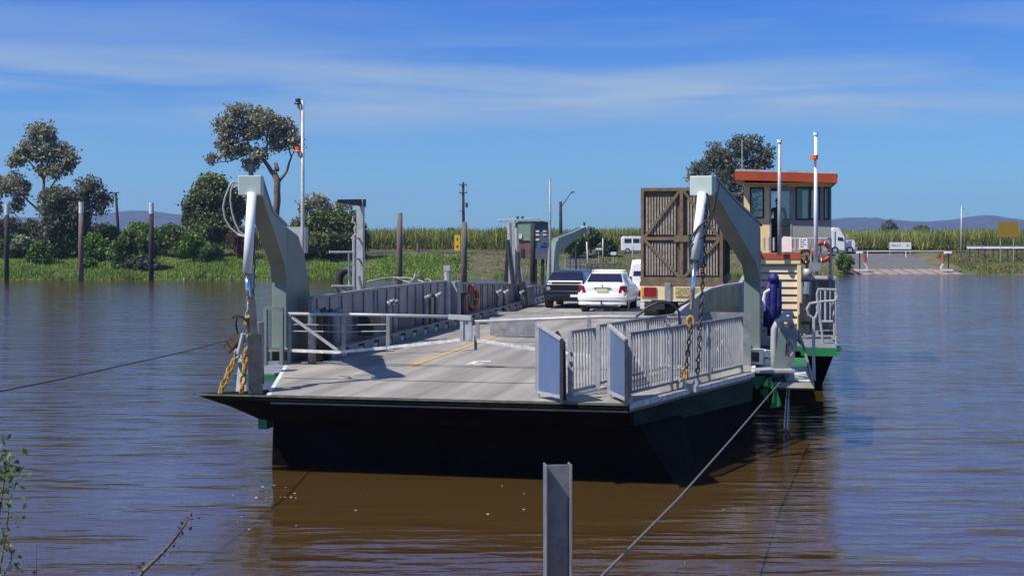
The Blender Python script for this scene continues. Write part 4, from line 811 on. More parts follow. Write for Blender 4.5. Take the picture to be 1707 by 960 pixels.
fw = MB(); fw.bb(uu(1320), uu(1326), VC, VC + .1, zf_, ww(312.2)); fw.bb(uu(1326), uu(1367), VC, VC + .1, zf_, ww(367)); tb_ = MB(); tb_.bb(uu(1320.2), uu(1386), VC - .004, VC + .1, ww(312), zt_); tb_.build('head_beam', 'cream', wh); fw.bb(uu(1367), uu(1373), VC, VC + .1, zf_, ww(312)); fw.bb(uu(1373), uu(1383), VC, VC + .1, zf_, ww(367)); fw.bb(uu(1383), uu(1386), VC, VC + .1, zf_, ww(312))
fw.build('front_wall', 'cabgrey', wh)
d0, d1 = VC + .1, VC + 2.6
sd = MB()
for u0, u1 in ((uu(1240), uu(1240) + .08), (uu(1386) - .08, uu(1386))):
    sd.bb(u0, u1, d0, d1, zf_, ww(367)); sd.bb(u0, u1, d0, d1, ww(312), zt_); sd.bb(u0, u1, d1 - .2, d1, ww(367), ww(312)); sd.bb(u0, u1, (d0 + d1) / 2 - .06, (d0 + d1) / 2 + .06, ww(367), ww(312))
sd.bb(uu(1240) + .08, uu(1386) - .08, d1 - .08, d1, zf_, ww(362)); sd.bb(uu(1240) + .08, uu(1386) - .08, d1 - .08, d1, ww(314), zt_)
for x in (1270, 1318, 1350): sd.bb(uu(x), uu(x) + .12, d1 - .08, d1, ww(362), ww(314))
sd.build('side_wall', 'cream', wh)
for x0, x1, y0, y1 in ((1250, 1274, 312, 364), (1326, 1367, 312, 367), (1373, 1383, 312, 367)):
    fr = MB(); t_ = .05; a0, a1, b0, b1 = uu(x0), uu(x1), ww(y1), ww(y0)
    fr.bb(a0, a1, VC - .02, VC + .05, b1 - t_, b1); fr.bb(a0, a1, VC - .02, VC + .05, b0, b0 + t_); fr.bb(a0, a0 + t_, VC - .02, VC + .05, b0 + t_, b1 - t_); fr.bb(a1 - t_, a1, VC - .02, VC + .05, b0 + t_, b1 - t_)
    f = fr.build('window_frame', 'black', wh); MB().bb(a0 + t_, a1 - t_, VC + .02, VC + .03, b0 + t_, b1 - t_).build('pane', GL, f)
a0, a1 = uu(1283), uu(1320); fr = MB(); fr.bb(a0, a0 + .05, VC - .02, VC + .05, zf_, ww(311)); fr.bb(a1 - .05, a1, VC - .02, VC + .05, zf_, ww(311)); fr.bb(a0 + .05, a1 - .05, VC - .02, VC + .05, ww(311) - .06, ww(311)); f = fr.build('doorway', 'galvd', wh)
MB().bb(a0 + .38, a1 - .05, VC + .02, VC + .03, ww(376), ww(313)).build('pane', GL, f); MB().bb(a0 + .38, a1 - .05, VC + .012, VC + .04, zf_, ww(376)).build('door_leaf', 'black', f)
for nm, u0, u1, v_, w_ in (('pane', uu(1243), uu(1384), d1 - .04, 0),): MB().bb(uu(1240) + .1, uu(1386) - .1, d1 - .05, d1 - .04, ww(362), ww(314)).build('pane', GL, wh)
for u0 in (uu(1240) + .03, uu(1386) - .05): MB().bb(u0, u0 + .01, d0, d1 - .2, ww(367), ww(312)).build('pane', GL, wh)
# console, curtain inside
MB().bb(uu(1290), uu(1360), VC + .5, VC + 1.1, zf_, zf_ + 1.0).build('console', 'dark', wh); MB().bb(uu(1329), uu(1338), VC + .2, VC + .25, ww(366), ww(313)).build('curtain', 'beige', wh)
# roof
q = MB(); zr = ww(302); q.loft([(uu(1226), VC - .7, zr + .02), (uu(1394), VC - .7, zr - .10), (uu(1394), VC + 3.1, zr - .10), (uu(1226), VC + 3.1, zr + .02)], [(uu(1225), VC - .72, ww(287)), (uu(1395), VC - .72, ww(293)), (uu(1395), VC + 3.12, ww(293)), (uu(1225), VC + 3.12, ww(287))]); q.build('roof', 'red', wh)
q = MB(); q.loft([(uu(1225) + .02, VC - .70, ww(286.5)), (uu(1395) - .02, VC - .70, ww(292.5)), (uu(1395), VC + 3.1, ww(292.5)), (uu(1225), VC + 3.1, ww(286.5))], [(uu(1228), VC - .68, ww(283)), (uu(1393), VC - .68, ww(290)), (uu(1393), VC + 3.1, ww(290)), (uu(1228), VC + 3.1, ww(283))]); q.build('roof_top', 'galvd', wh)
q = MB().bb(uu(1240), uu(1386), VC - .5, VC + 2.9, zt_ + .001, zr - .11); q.build('ceiling', 'cream', wh)
q = MB().tube([(uu(1236), VC + 1, ww(284)), (uu(1236), VC + 1, ww(228))], .018, 6); q.build('aerial', 'galv', wh); MB().tube([(uu(1342), VC + 1, ww(291)), (uu(1342), VC + 1, ww(283))], .05, 8).build('roof_vent', 'galv', wh)
# balcony rail, posts, white notice
q = MB(); zb = cv(1300, 418, -.9).z
for x in (1274, 1282, 1290, 1326, 1333): p = cv(x, 396, -.9); q.tube([(p.x, p.y, zb), (p.x, p.y, p.z)], .035, 6)
a, b = cv(1320, 398, -.9), cv(1386, 398, -.9); q.tube([a, b], .03, 6); q.tube([(a.x, a.y, a.z - .35), (b.x, b.y, b.z - .35)], .02, 6)
for x in (1352, 1368, 1385): p = cv(x, 398, -.9); q.tube([(p.x, p.y, zb - .6), (p.x, p.y, p.z)], .03, 6)
q.build('balcony_rail', 'galv', wh)
c = cv(1339, 406, -1.0); sg = MB().box(c, (.26, .03, .34)).build('notice', 'white', wh)
q = MB()
for k, ws in enumerate(((.05, .09), (.12,), (.06, .08), (.1,))):
    x = c.x - .09
    for w_ in ws: q.bb(x, x + w_, c.y - .02, c.y - .016, c.z + .10 - k * .07, c.z + .125 - k * .07); x += w_ + .03
q.build('notice_text', 'dark', sg)
c = cv(1311, 406, -.8); q = MB().loft([cv(x, y, -.8) for x, y in ((1300, 420), (1320, 420), (1320, 395), (1306, 394), (1300, 402))], [cv(x, y, -.72) for x, y in ((1300, 420), (1320, 420), (1320, 395), (1306, 394), (1300, 402))]); q.build('spray_screen', 'white', wh)
# machinery house with louvred cream cladding and red coping
VM = VC - 1.9
def mv(x, y): return FP(x, y, v=VM)
ul, ur = mv(1262, 480).x, mv(1334, 480).x; zt2 = mv(1300, 432).z; mh = MB().bb(ul, ur, VM + .05, VM + 2.2, .45, zt2).build('machinery_house', 'cream2', FY)
q = MB(); n = 9; z0 = mv(1300, 542).z; dz = (zt2 - z0) / n
for k in range(n):
    z = z0 + k * dz; pr5 = ((.04, .26), (-.055, .24), (-.05, .32), (-.012, .97), (.04, .98)); q.loft([(ul, VM + a_, z + dz * f_) for a_, f_ in pr5], [(ur - .1, VM + a_, z + dz * f_) for a_, f_ in pr5])
q.build('louvres', 'cream2', mh); MB().bb(ur - .1, ur + .02, VM - .12, VM + .04, .5, zt2).build('corner_post', 'cream', mh)
MB().bb(ul - .02, ur + .03, VM - .16, VM + 2.2, zt2 + .002, mv(1300, 423).z).build('coping', 'red', mh); MB().bb(ul, ur, VM - .14, VM + .04, zt2 - .14, zt2 - .002).build('fascia', 'cream', mh)
# understructure of the wheelhouse
q = MB(); q.bb(ur + .05, R_ + .1, VC - .3, VC + 2.9, .45, zf_ - .9); q.build('engine_casing', 'cabgrey', FY)
q = MB()
for x in (1345, 1362, 1384):
    p = cv(x, 420, -.5); q.beam((p.x, p.y, .45), (p.x, p.y, zf_ - .13), .09, .09)
q.each('support_leg', 'galvd', FY)
MB().bb(ur + .1, R_ + .1, VC - .9, VC - .1, FP(1300, 458, v=VC).z - .1, FP(1300, 458, v=VC).z).build('landing', 'beige', FY)
q = MB().tube([FP(1340, 455, Y=40), FP(1352, 455, Y=40)], .14, 12); q.build('air_cylinder', 'galv', FY, smooth=True)
for px, yt, yb, Y_, m in ((1299.5, 236, 425, 40.5, 'galv'), (1360, 224, 450, 39.5, 'white')):
    mm_, b = mast(px, yt, Y_, .068 if m == 'galv' else .066, m, ybot=yb)
    MB().tube([FP(px, yt + 2, Y=Y_), FP(px, yt - 3, Y=Y_)], .075, 10).build('lamp', 'white', mm_)
    if m == 'white': q = MB().tube([FP(1357, 266, Y=39.4), FP(1357, 259, Y=39.4)], .12, 10); q.build('navigation_lamp', 'orange', mm_); MB().box(FP(1359, 445, Y=39.5), (.35, .35, .25)).build('foot', 'galvd', mm_)
# after platform with round-topped handrails
q = MB()
def hr_(pts_, Y_, r=.035): q.tube([FP(x, y, Y=Y_) for x, y in pts_], r, 7)
hr_(((1372, 580), (1371, 560), (1364, 510), (1367, 503), (1392, 501), (1396, 493), (1393, 483), (1364, 482), (1362, 490), (1364, 520)), 34.6)
hr_(((1358, 532), (1348, 525), (1345, 515), (1350, 506), (1366, 503)), 34.6); hr_(((1358, 532), (1363, 520), (1362, 510)), 34.6)
hr_(((1357, 634), (1356, 580), (1357, 530)), 27.2); hr_(((1365, 536), (1390, 536)), 35); hr_(((1390, 503), (1391, 560)), 34.8); hr_(((1393, 484), (1394, 575)), 36)
hr_(((1376, 483), (1376, 536)), 36); hr_(((1384, 483), (1384, 536)), 36, .02); hr_(((1368, 483), (1368, 536)), 36, .02)
q.each('handrail', 'galv', FY)
a = FP(1336, 585, w=.42); b = FP(1394, 582, w=.42); q = MB().bb(a.x, b.x, a.y, a.y + 4, .30, .50); q.build('after_platform', 'green', FY); MB().bb(a.x + .02, b.x - .02, a.y + .02, a.y + 4, .502, .53).build('platform_deck', 'galvd', FY)
q = MB(); 
for x, y, s in ((1342, 520, (.3, .4, .5)), (1346, 500, (.2, .2, .6)), (1350, 545, (.25, .3, .4)), (1340, 540, (.3, .3, .5)), (1375, 545, (.5, .5, .1)), (1380, 555, (.5, .4, .08))): q.box(FP(x, y, Y=36.5), s)
q.tube([FP(1343, 500, Y=36), FP(1343, 470, Y=36)], .07, 8); q.build('machinery', 'dark', FY)
q = MB(); q.tube([FP(1337, 470, Y=36.5), FP(1337, 560, Y=36.5)], .03, 6); q.tube([FP(1345, 490, Y=36), FP(1346, 470, Y=36)], .11, 10); q.build('valve', 'galvd', FY)
# ================================================================ vehicles on the ferry
def car(name, st, paint, label, u, v, group, glass_y, side_y, wheels, rear):
    root = empty(name, W(u, v, DK), label, 'car', group, rz=-FA)
    def ring_(s):
        y, zb, zl, zt, wb, wm, wt = s
        half = [(wb * .8, zb), (wb, zb + .06), (wm, zb + (zl - zb) * .4), (wm * .995, zl - .10), (wm * .95, zl), (wt + (wm * .95 - wt) * .12, zt - (zt - zl) * .18 - .02), (wt, zt - .03), (wt * .75, zt)]
        return [(x, y, z) for x, z in half] + [(-x, y, z) for x, z in reversed(half)]
    ys_ = np.array([s[0] for s in st]); A = np.array(st)
    def S(y): return [np.interp(y, ys_, A[:, k]) for k in range(7)]
    yy_ = sorted(set(list(ys_) + list(np.linspace(ys_[0], ys_[-1], 40)))); b = MB(); n = 16
    for y in yy_: b.v += ring_(S(y))
    for i in range(len(yy_) - 1):
        for k in range(n): b.f.append((i * n + k, i * n + (k + 1) % n, (i + 1) * n + (k + 1) % n, (i + 1) * n + k))
    b.f += [tuple(range(n)), tuple(len(b.v) - 1 - k for k in range(n))]
    o = b.build('body', paint, root, smooth=True); 
    try:
        for p_ in o.data.polygons: p_.use_smooth = abs(p_.normal.y) < .98
    except Exception: pass
    def patch(nm, y0, y1, k0, k1, m, off=.012, mirror=False):
        q = MB(); r0 = ring_(S(y0)); r1 = ring_(S(y1)); 
        def P(r, k, off_):
            p = Vector(r[k]); return p
        a, b2, c, d = [Vector(z) for z in (r0[k0], r0[k1], r1[k1], r1[k0])]
        nn = (b2 - a).cross(d - a).normalized(); cen = (a + b2 + c + d) / 4
        if nn.dot(cen - Vector((0, cen.y, .7))) < 0: nn = -nn
        q.add([p + nn * off for p in (a, b2, c, d)], [(0, 1, 2, 3)]); 
        return q.build(nm, m, root)
    # rear and front screens
    for nm, (y0, y1) in (('rear_window', glass_y[0]), ('windscreen', glass_y[1])):
        s0, s1 = S(y0), S(y1); q = MB(); w0, w1 = (s0[6] * .93, s1[6] * .93)
        z0, z1 = s0[3], s1[3]; d = Vector((0, y1 - y0, z1 - z0)); nn = Vector((0, -d.z, d.y)).normalized(); nn = nn if nn.z > 0 else -nn
        q.add([Vector(p) + nn * .016 for p in ((-w0, y0, z0), (w0, y0, z0), (w1, y1, z1), (-w1, y1, z1))], [(0, 1, 2, 3)]); q.build(nm, 'carglass', root)
    for y0, y1 in side_y:
        for k0, k1 in ((4, 5), (11, 10)): patch('side_window', y0, y1, k0, k1, 'carglass')
    for y in wheels:
        for s in (-1, 1):
            w = MB().tube([(s * .60, y, .32), (s * .86, y, .32)], .32, 20).build('wheel', 'tyre', root, smooth=False)
            MB().tube([(s * .862, y, .32), (s * .875, y, .32)], .21, 12).build('rim', 'galv', w)
    rear(root, S); return root
def rear_sedan(root, S):
    def band(name, z0, z1, y0, bulge, w, m):      # wrap-round bumper, gently bowed in plan
        q = MB(); n = 12; xs_ = [-w + 2 * w * i / n for i in range(n + 1)]
        f = lambda x: y0 + bulge * (abs(x) / w) ** 3
        A = [(x, f(x), z0 + .02) for x in xs_] + [(x, f(x) - .012, (z0 + z1) / 2) for x in xs_] + [(x, f(x) + .03, z1) for x in xs_] + [(x, f(x) + .25, z1 + .005) for x in xs_] + [(x, f(x) + .25, z0) for x in xs_]
        k = n + 1; q.add(A, [(r * k + i, r * k + i + 1, ((r + 1) % 5) * k + i + 1, ((r + 1) % 5) * k + i) for r in range(5) for i in range(n)] + [(0, k, 2 * k, 3 * k, 4 * k), (n, 4 * k + n, 3 * k + n, 2 * k + n, k + n)]); q.build(name, m, root)
    band('bumper', .45, .72, -.10, .16, .89, 'carwhite'); band('lower_bumper', .28, .435, -.07, .14, .86, 'carwhite')
    for s in (-1, 1):
        q = MB().loft([(s * .60, -.03, .745), (s * .84, .03, .745), (s * .84, .05, .985), (s * .66, -.01, .985)], [(s * .60, .2, .745), (s * .90, .28, .745), (s * .89, .3, .985), (s * .66, .2, .985)]); q.build('tail_light', 'taillight', root)
    MB().box((0, -.03, .835), (.40, .03, .12)).build('number_plate', 'plate', root); MB().box((0, -.02, .925), (.62, .05, .03)).build('plate_garnish', 'galvd', root)
    MB().disc((0, .006, 1.0), (0, -1, .2), .028, .02, 12).build('badge', 'bluesign', root)
    MB().tube([(0, .1, .34), (0, -.16, .34), (0, -.17, .45)], .03, 8).ring((0, -.17, .45), (0, 0, 1), .01, .03).build('tow_ball', 'dark', root)
    MB().box((0, .1, .27), (1.1, .3, .08)).build('exhaust', 'dark', root)
    q = MB(); 
    for y in (1.75, 2.5): q.tube([(-.60, y, 1.40), (-.58, y, 1.50), (.58, y, 1.50), (.60, y, 1.40)], .018, 6)
    q.build('roof_bars', 'white', root)
SED = [(0, .42, .80, .92, .70, .78, .66), (.04, .33, .86, 1.0, .80, .85, .72), (.3, .28, .93, 1.05, .82, .89, .74), (.72, .26, .95, 1.07, .83, .90, .72), (1.22, .24, .95, 1.40, .83, .90, .60), (1.6, .24, .95, 1.46, .83, .90, .57), (2.5, .24, .94, 1.46, .83, .90, .57), (2.9, .24, .93, 1.38, .83, .90, .60), (3.7, .24, .92, 1.0, .83, .90, .72), (4.6, .26, .78, .84, .80, .87, .68), (4.85, .35, .62, .68, .68, .74, .58)]
CG = 'cars carried on the ferry deck'
car('parked_car', SED, M['carwhite'], 'white sedan with red tail lights and a tow ball on the ferry deck', -.70, 26.2, CG, ((.76, 1.20), (2.95, 3.64)), ((1.25, 1.95), (2.02, 2.85)), (.95, 3.85), rear_sedan)
HAT = [(0, .45, .80, .95, .66, .72, .62), (.05, .33, .86, 1.02, .78, .82, .70), (.22, .28, .90, 1.06, .80, .85, .72), (.55, .26, .92, 1.38, .80, .86, .60), (.9, .24, .92, 1.46, .80, .86, .57), (2.2, .24, .91, 1.47, .80, .86, .57), (2.6, .24, .9, 1.40, .80, .86, .60), (3.3, .24, .88, 1.0, .80, .86, .70), (4.1, .3, .72, .78, .76, .82, .64), (4.2, .4, .6, .66, .64, .7, .54)]
def rear_hat(root, S):
    q = MB().loft([(-.82, -.06, .40), (.82, -.06, .40), (.78, -.08, .60), (.74, -.02, .66), (-.74, -.02, .66), (-.78, -.08, .60)], [(-.85, .4, .40), (.85, .4, .40), (.85, .4, .60), (.84, .4, .66), (-.84, .4, .66), (-.85, .4, .60)]); q.build('bumper', 'cardark', root, bevel=.02)
    MB().box((0, -.07, .675), (1.45, .04, .05)).build('bumper_strip', 'chrome', root)
    q = MB().loft([(-.70, -.01, .93), (.70, -.01, .93), (.66, .16, 1.075), (-.66, .16, 1.075)], [(-.70, .0, .925), (.70, .0, .925), (.66, .17, 1.06), (-.66, .17, 1.06)]); q.build('boot_sheen', 'carwhite', root)  # sheen of sunlight on the dark boot lid, put on as a white panel
    for s in (-1, 1): MB().tube([(s * .64, -.02, .78), (s * .64, .06, .79)], .085, 10).build('tail_light', 'chrome', root)
    MB().box((.42, -.085, .50), (.38, .02, .10)).build('number_plate', 'white', root)
car('parked_car', HAT, M['cardark'], 'dark hatchback with a bright bumper strip, parked left of the white sedan', -2.50, 29.0, CG, ((.24, .54), (2.65, 3.24)), ((.75, 1.5), (1.58, 2.55)), (.75, 3.4), rear_hat)
VAN = [(0, .55, 1.0, 1.60, .80, .88, .70), (.05, .42, 1.05, 1.72, .84, .90, .74), (.35, .38, 1.05, 1.80, .85, .91, .74), (3.0, .38, 1.04, 1.80, .85, .91, .74), (3.4, .38, 1.03, 1.66, .85, .91, .74), (3.9, .38, 1.02, 1.12, .85, .91, .76), (4.7, .42, .92, 1.0, .82, .88, .74), (4.8, .5, .8, .9, .7, .78, .66)]
def rear_van(root, S):
    q = MB().loft([(-.68, -.015, 1.08), (.68, -.015, 1.08), (.60, .02, 1.56), (-.60, .02, 1.56)], [(-.68, .02, 1.08), (.68, .02, 1.08), (.60, .05, 1.56), (-.60, .05, 1.56)]); q.build('tailgate_glass', 'carglass', root)
    MB().box((0, -.06, .56), (1.7, .18, .2)).build('bumper', 'white', root, bevel=.02); MB().disc((.0, -.12, 1.0), (0, 1, 0), .34, .16, 18).build('spare_wheel', 'tyre', root)
    for s in (-1, 1): MB().box((s * .80, .0, .90), (.10, .06, .30)).build('tail_light', 'taillight', root)
car('parked_van', VAN, M['carwhite'], 'white high-roofed four-wheel drive ahead of the white sedan, partly hidden by the crate truck', .05, 36.5, CG, ((.3, .34), (3.42, 3.85)), ((.3, 1.5), (1.6, 3.0)), (.85, 3.9), rear_van)

# crate truck
TV = 18.6; c0 = loc(at(1068, 470, 40.2)); c1 = loc(at(1204, 470, 40.2)); TU = (c0.x + c1.x) / 2; TW = 2.48; TV = (c0.y + c1.y) / 2
tr_ = empty('crate_truck', W(TU, TV, DK), 'flat-bed truck carrying a tall brown slatted crate, seen from behind on the ferry', 'truck', rz=-FA)
z0 = CH - (470 - HY) / F * 40.2 - DK; z1 = CH - (313 - HY) / F * 40.2 - DK; hw = TW / 2; LZ = 7.2
q = MB().bb(-hw + .1, hw - .1, .1, LZ - .1, z0, z1 - .04); cb = q.build('crate', 'crated', tr_)
fr = MB(); T = .10
fr.bb(-hw, hw, .0, T, z1 - T, z1); fr.bb(-hw, hw, 0, T, z0, z0 + .14)
for s in (-1, 1): fr.bb(s * hw, s * (hw - .09), 0, T, z0 + .14, z1 - T)
fr.bb(-.05, .05, -.01, T, z0 + .14, z1 - T); zm = z0 + (z1 - z0) * .46; fr.bb(-hw + .09, -.05, .0, .07, zm - .05, zm + .05); fr.bb(.05, hw - .09, .0, .07, zm - .05, zm + .05)
fr.bb(-.22, .22, -.035, -.012, zm - .10, zm + .10)
for sx_ in (-1, 1):
    for zz_, ze in ((z1 - T, zm + .05), (z0 + .14, zm - .05)): fr.beam((sx_ * .06, .025, zz_), (sx_ * (hw - .12), .025, ze), .05, .085)
fr.build('door_frame', 'crate', cb)
sl_ = MB(); n = 11
for sx_ in (-1, 1):
    for k in range(n):
        x = .18 + k * (hw - .30) / n
        for a, b in ((z0 + .2, zm - .12), (zm + .12, z1 - .28)): sl_.bb(sx_ * x, sx_ * (x + .05), .055, .085, a, b)
sl_.build('door_slats', 'slat', cb)
sd = MB()
for s in (-1, 1):
    for k in range(9): y = .12 + k * (LZ - .3) / 8; sd.bb(s * (hw - .08), s * hw, y, y + .09, z0, z1)
    sd.bb(s * (hw - .08), s * (hw + .01), .1, LZ, z0, z0 + .15); sd.bb(s * (hw - .08), s * (hw + .01), .1, LZ, z1 - .12, z1 + .005); sd.bb(s * (hw - .08), s * (hw + .008), .1, LZ, zm - .05, zm + .05)
    for k in range(40): y = .2 + k * (LZ - .4) / 40; sd.bb(s * (hw - .09), s * (hw - .05), y, y + .1, z0 + .15, z1 - .12)
sd.build('side_frame', 'crate', cb); MB().bb(-hw - .03, hw + .03, -.05, LZ, z0 - .13, z0 - .003).build('tray', 'crate', tr_)
MB().bb(-.45, .45, .2, LZ + 1.6, z0 - .42, z0 - .135).build('chassis', 'dark', tr_)
zb_ = CH - (500 - HY) / F * 40 - DK; zt_b = CH - (478 - HY) / F * 40 - DK
tb = MB().bb(-hw, hw, -.05, .03, zb_, zt_b).build('tail_bar', 'cream', tr_)
for s in (-1, 1):
    MB().bb(s * (hw - .10), s * (hw - .02), -.09, -.052, zb_ + .08, zt_b - .03).build('indicator', 'amber', tb); MB().bb(s * (hw - .48), s * (hw - .12), -.09, -.052, zb_ + .08, zt_b - .03).build('tail_light', 'taillight', tb)
    MB().bb(s * .9, s * .5, -.1, -.06, zb_ - .30, zb_ - .01).build('mud_flap', 'black', tr_)
MB().bb(-.18, .62, -.085, -.052, zb_ + .10, zt_b - .03).build('marker_board', mat('worn yellow board', (.55, .42, .16), .6, 0, 0, 12, c2=(.18, .15, .08)), tb); MB().bb(-hw, hw, -.07, .03, zb_ - .05, zb_ - .003).build('under_bar', 'dirtywhite', tb)
MB().bb(-.5, -.32, -.12, -.055, zb_ - .05, zt_b + .12).build('bracket', 'galvd', tr_)
MB().bb(-hw, -hw + .12, -.12, -.04, .55, zb_ - .1).build('bracket', 'dirtywhite', tr_)
for y in (1.2, 2.4, 6.9, 8.6):
    for s in (-1, 1):
        w = MB().tube([(s * .72, y, .50), (s * 1.20, y, .50)], .50, 20).build('wheel', 'tyre', tr_); MB().tube([(s * 1.202, y, .5), (s * 1.215, y, .5)], .26, 12).build('rim', 'galv', w)
    MB().tube([(-.7, y, .5), (.7, y, .5)], .08, 8).build('axle', 'rust', tr_)
q = MB().loft([(-1.15, LZ + .3, .9), (1.15, LZ + .3, .9), (1.15, LZ + .3, 2.9), (-1.15, LZ + .3, 2.9)], [(-1.15, LZ + 2.2, .9), (1.15, LZ + 2.2, .9), (1.05, LZ + 1.8, 2.85), (-1.05, LZ + 1.8, 2.85)]); q.build('cab', 'white', tr_, bevel=.05)
MB().loft([(-1.0, LZ + 2.11, 1.9), (1.0, LZ + 2.11, 1.9), (.95, LZ + 1.88, 2.7), (-.95, LZ + 1.88, 2.7)], [(-1.0, LZ + 2.0, 1.9), (1.0, LZ + 2.0, 1.9), (.95, LZ + 1.8, 2.7), (-.95, LZ + 1.8, 2.7)]).build('windscreen', 'carglass', tr_)

# ferry person: deckhand standing in the wheelhouse doorway
def person(pos, rz_, label, top, legs, scale=1.0):
    J = dict(pel=(0, 0, .95), sp=(0, .01, 1.15), ch=(0, 0, 1.36), nk=(0, .0, 1.49), hd=(0, -.02, 1.60), ht=(0, -.01, 1.72),
             lh=(.10, 0, .90), lk=(.12, -.03, .50), la=(.13, .02, .09), lf=(.14, -.14, .04), rh=(-.10, 0, .90), rk=(-.12, .02, .50), ra=(-.14, .05, .09), rf=(-.15, -.11, .04),
             ls=(.19, 0, 1.42), le=(.26, .03, 1.15), lw=(.22, -.16, 1.02), lp=(.20, -.24, 1.00), rs=(-.19, 0, 1.42), re=(-.27, .04, 1.14), rw=(-.28, -.04, .90), rp=(-.28, -.06, .81))
    rad = dict(pel=.14, sp=.13, ch=.15, nk=.055, hd=.085, ht=.07, lh=.095, lk=.06, la=.042, lf=.04, rh=.095, rk=.06, ra=.042, rf=.04, ls=.06, le=.042, lw=.03, lp=.035, rs=.06, re=.042, rw=.03, rp=.035)
    Ed = [('pel', 'sp'), ('sp', 'ch'), ('ch', 'nk'), ('nk', 'hd'), ('hd', 'ht'), ('pel', 'lh'), ('lh', 'lk'), ('lk', 'la'), ('la', 'lf'), ('pel', 'rh'), ('rh', 'rk'), ('rk', 'ra'), ('ra', 'rf'), ('ch', 'ls'), ('ls', 'le'), ('le', 'lw'), ('lw', 'lp'), ('ch', 'rs'), ('rs', 're'), ('re', 'rw'), ('rw', 'rp')]
    def skinned(name, J_, rad_, Ed_, root_j, sub=2):
        ks = list(J_); me = D.meshes.new(name); me.from_pydata([J_[k] for k in ks], [(ks.index(a), ks.index(b)) for a, b in Ed_], []); o = D.objects.new(name, me); COL.objects.link(o)
        m = o.modifiers.new('s', 'SKIN'); 
        for i, k in enumerate(ks): me.skin_vertices[0].data[i].radius = (rad_[k], rad_[k] * (.75 if k in ('pel', 'sp', 'ch') else 1)); me.skin_vertices[0].data[i].use_root = (k == root_j)
        s_ = o.modifiers.new('d', 'SUBSURF'); s_.levels = s_.render_levels = sub
        dg = bpy.context.evaluated_depsgraph_get(); ev = o.evaluated_get(dg); nm = D.meshes.new_from_object(ev); D.objects.remove(o); D.meshes.remove(me)
        nm.polygons.foreach_set('use_smooth', [True] * len(nm.polygons)); return nm
    # fingers
    for s, p, d in (('l', J['lp'], (-.02, -.075, -.01)), ('r', J['rp'], (0, -.015, -.08))):
        p = Vector(p); d = Vector(d); sd_ = Vector((1, 0, 0)) if s == 'l' else Vector((0, 1, 0))
        for k in range(4): a = f'{s}f{k}'; J[a] = tuple(p + d * .55 + sd_ * (k - 1.5) * .019); J[a + 'e'] = tuple(p + d * (1.25 - .1 * abs(k - 1.4)) + sd_ * (k - 1.5) * .021 + Vector((0, -.012, -.012))); rad[a] = .009; rad[a + 'e'] = .007; Ed += [(s + 'p', a), (a, a + 'e')]
        J[s + 't'] = tuple(p + d * .5 + sd_ * .05); rad[s + 't'] = .010; Ed.append((s + 'p', s + 't'))
    me = skinned('person', J, rad, Ed, 'pel'); 
    for k in (M[top], M[legs], M['skin']): me.materials.append(k)
    for p_ in me.polygons:
        c = p_.center; p_.material_index = 2 if c.z > 1.49 or (abs(c.x) > .17 and c.z < 1.06 and c.z > .7) else (0 if c.z > .93 else 1)
    o = D.objects.new('person', me); COL.objects.link(o); o.location = pos; o.rotation_euler = (0, 0, rz_); o.scale = (scale,) * 3
    tag(o, label, 'person')
    q = MB(); q.loft([(-.085, -.10, 1.68), (.085, -.10, 1.68), (.09, .07, 1.66), (-.09, .07, 1.66)], [(-.05, -.06, 1.765), (.05, -.06, 1.765), (.05, .05, 1.765), (-.05, .05, 1.765)]); q.loft([(-.07, -.17, 1.675), (.07, -.17, 1.675), (.08, -.09, 1.695), (-.08, -.09, 1.695)], [(-.07, -.17, 1.685), (.07, -.17, 1.685), (.08, -.09, 1.705), (-.08, -.09, 1.705)]); q.build('cap', 'navy', o)
    q = MB().loft([(-.012, -.115, 1.60), (.012, -.115, 1.60), (0, -.105, 1.645)], [(-.010, -.08, 1.60), (.010, -.08, 1.60), (0, -.08, 1.645)]); q.build('nose', 'skin', o)
    q = MB(); 
    for s in (-1, 1): q.disc((s * .032, -.1, 1.64), (0, -1, 0), .009, .006, 8)
    q.box((0, -.1, 1.575), (.045, .008, .006)); q.build('face_features', 'dark', o)
    return o
pw = FP(1297, 400, v=VC + .35)
person(W(pw.x, VC + .38, zf_), -FA + .25, 'person in a green shirt, dark trousers and cap standing in the wheelhouse doorway', 'greencloth', 'navy')

# life rings
def liferobj(px, py, Y, nrm, r, label, sy=1.0):
    c = at(px, py, Y); o = MB().ring((0, 0, 0), nrm, r, r * .26, 24, 8, sy).build('life_ring', 'red', smooth=True); o.location = c; tag(o, label, 'life ring', 'life rings on the ferry')
    q = MB()
    n_ = Vector(nrm).normalized(); a = n_.orthogonal().normalized(); b = n_.cross(a)
    for k in range(4): th = k * math.pi / 2 + .6; d = a * math.cos(th) + b * math.sin(th); q.ring(d * r, n_.cross(d), r * .27, .012, 10, 4)
    q.build('band', 'white', o); return o
yy2 = loc(at(787, 496, 44)).y
pL = FP(787, 496, u=-4.50); pw_ = W(-4.50, pL.y, pL.z); liferobj(787, 496, pw_.y, FR @ Vector((1, -.35, 0)), .31, 'orange life ring hanging on the grey left bulwark', 1.15)
liferobj(1370, 420, 41.6, FR @ Vector((.5, -1, 0)), .28, 'red life ring right of the white mast below the wheelhouse')
liferobj(1344, 428, 41.8, FR @ Vector((.4, -1, 0)), .20, 'red life ring left of the white mast below the wheelhouse')

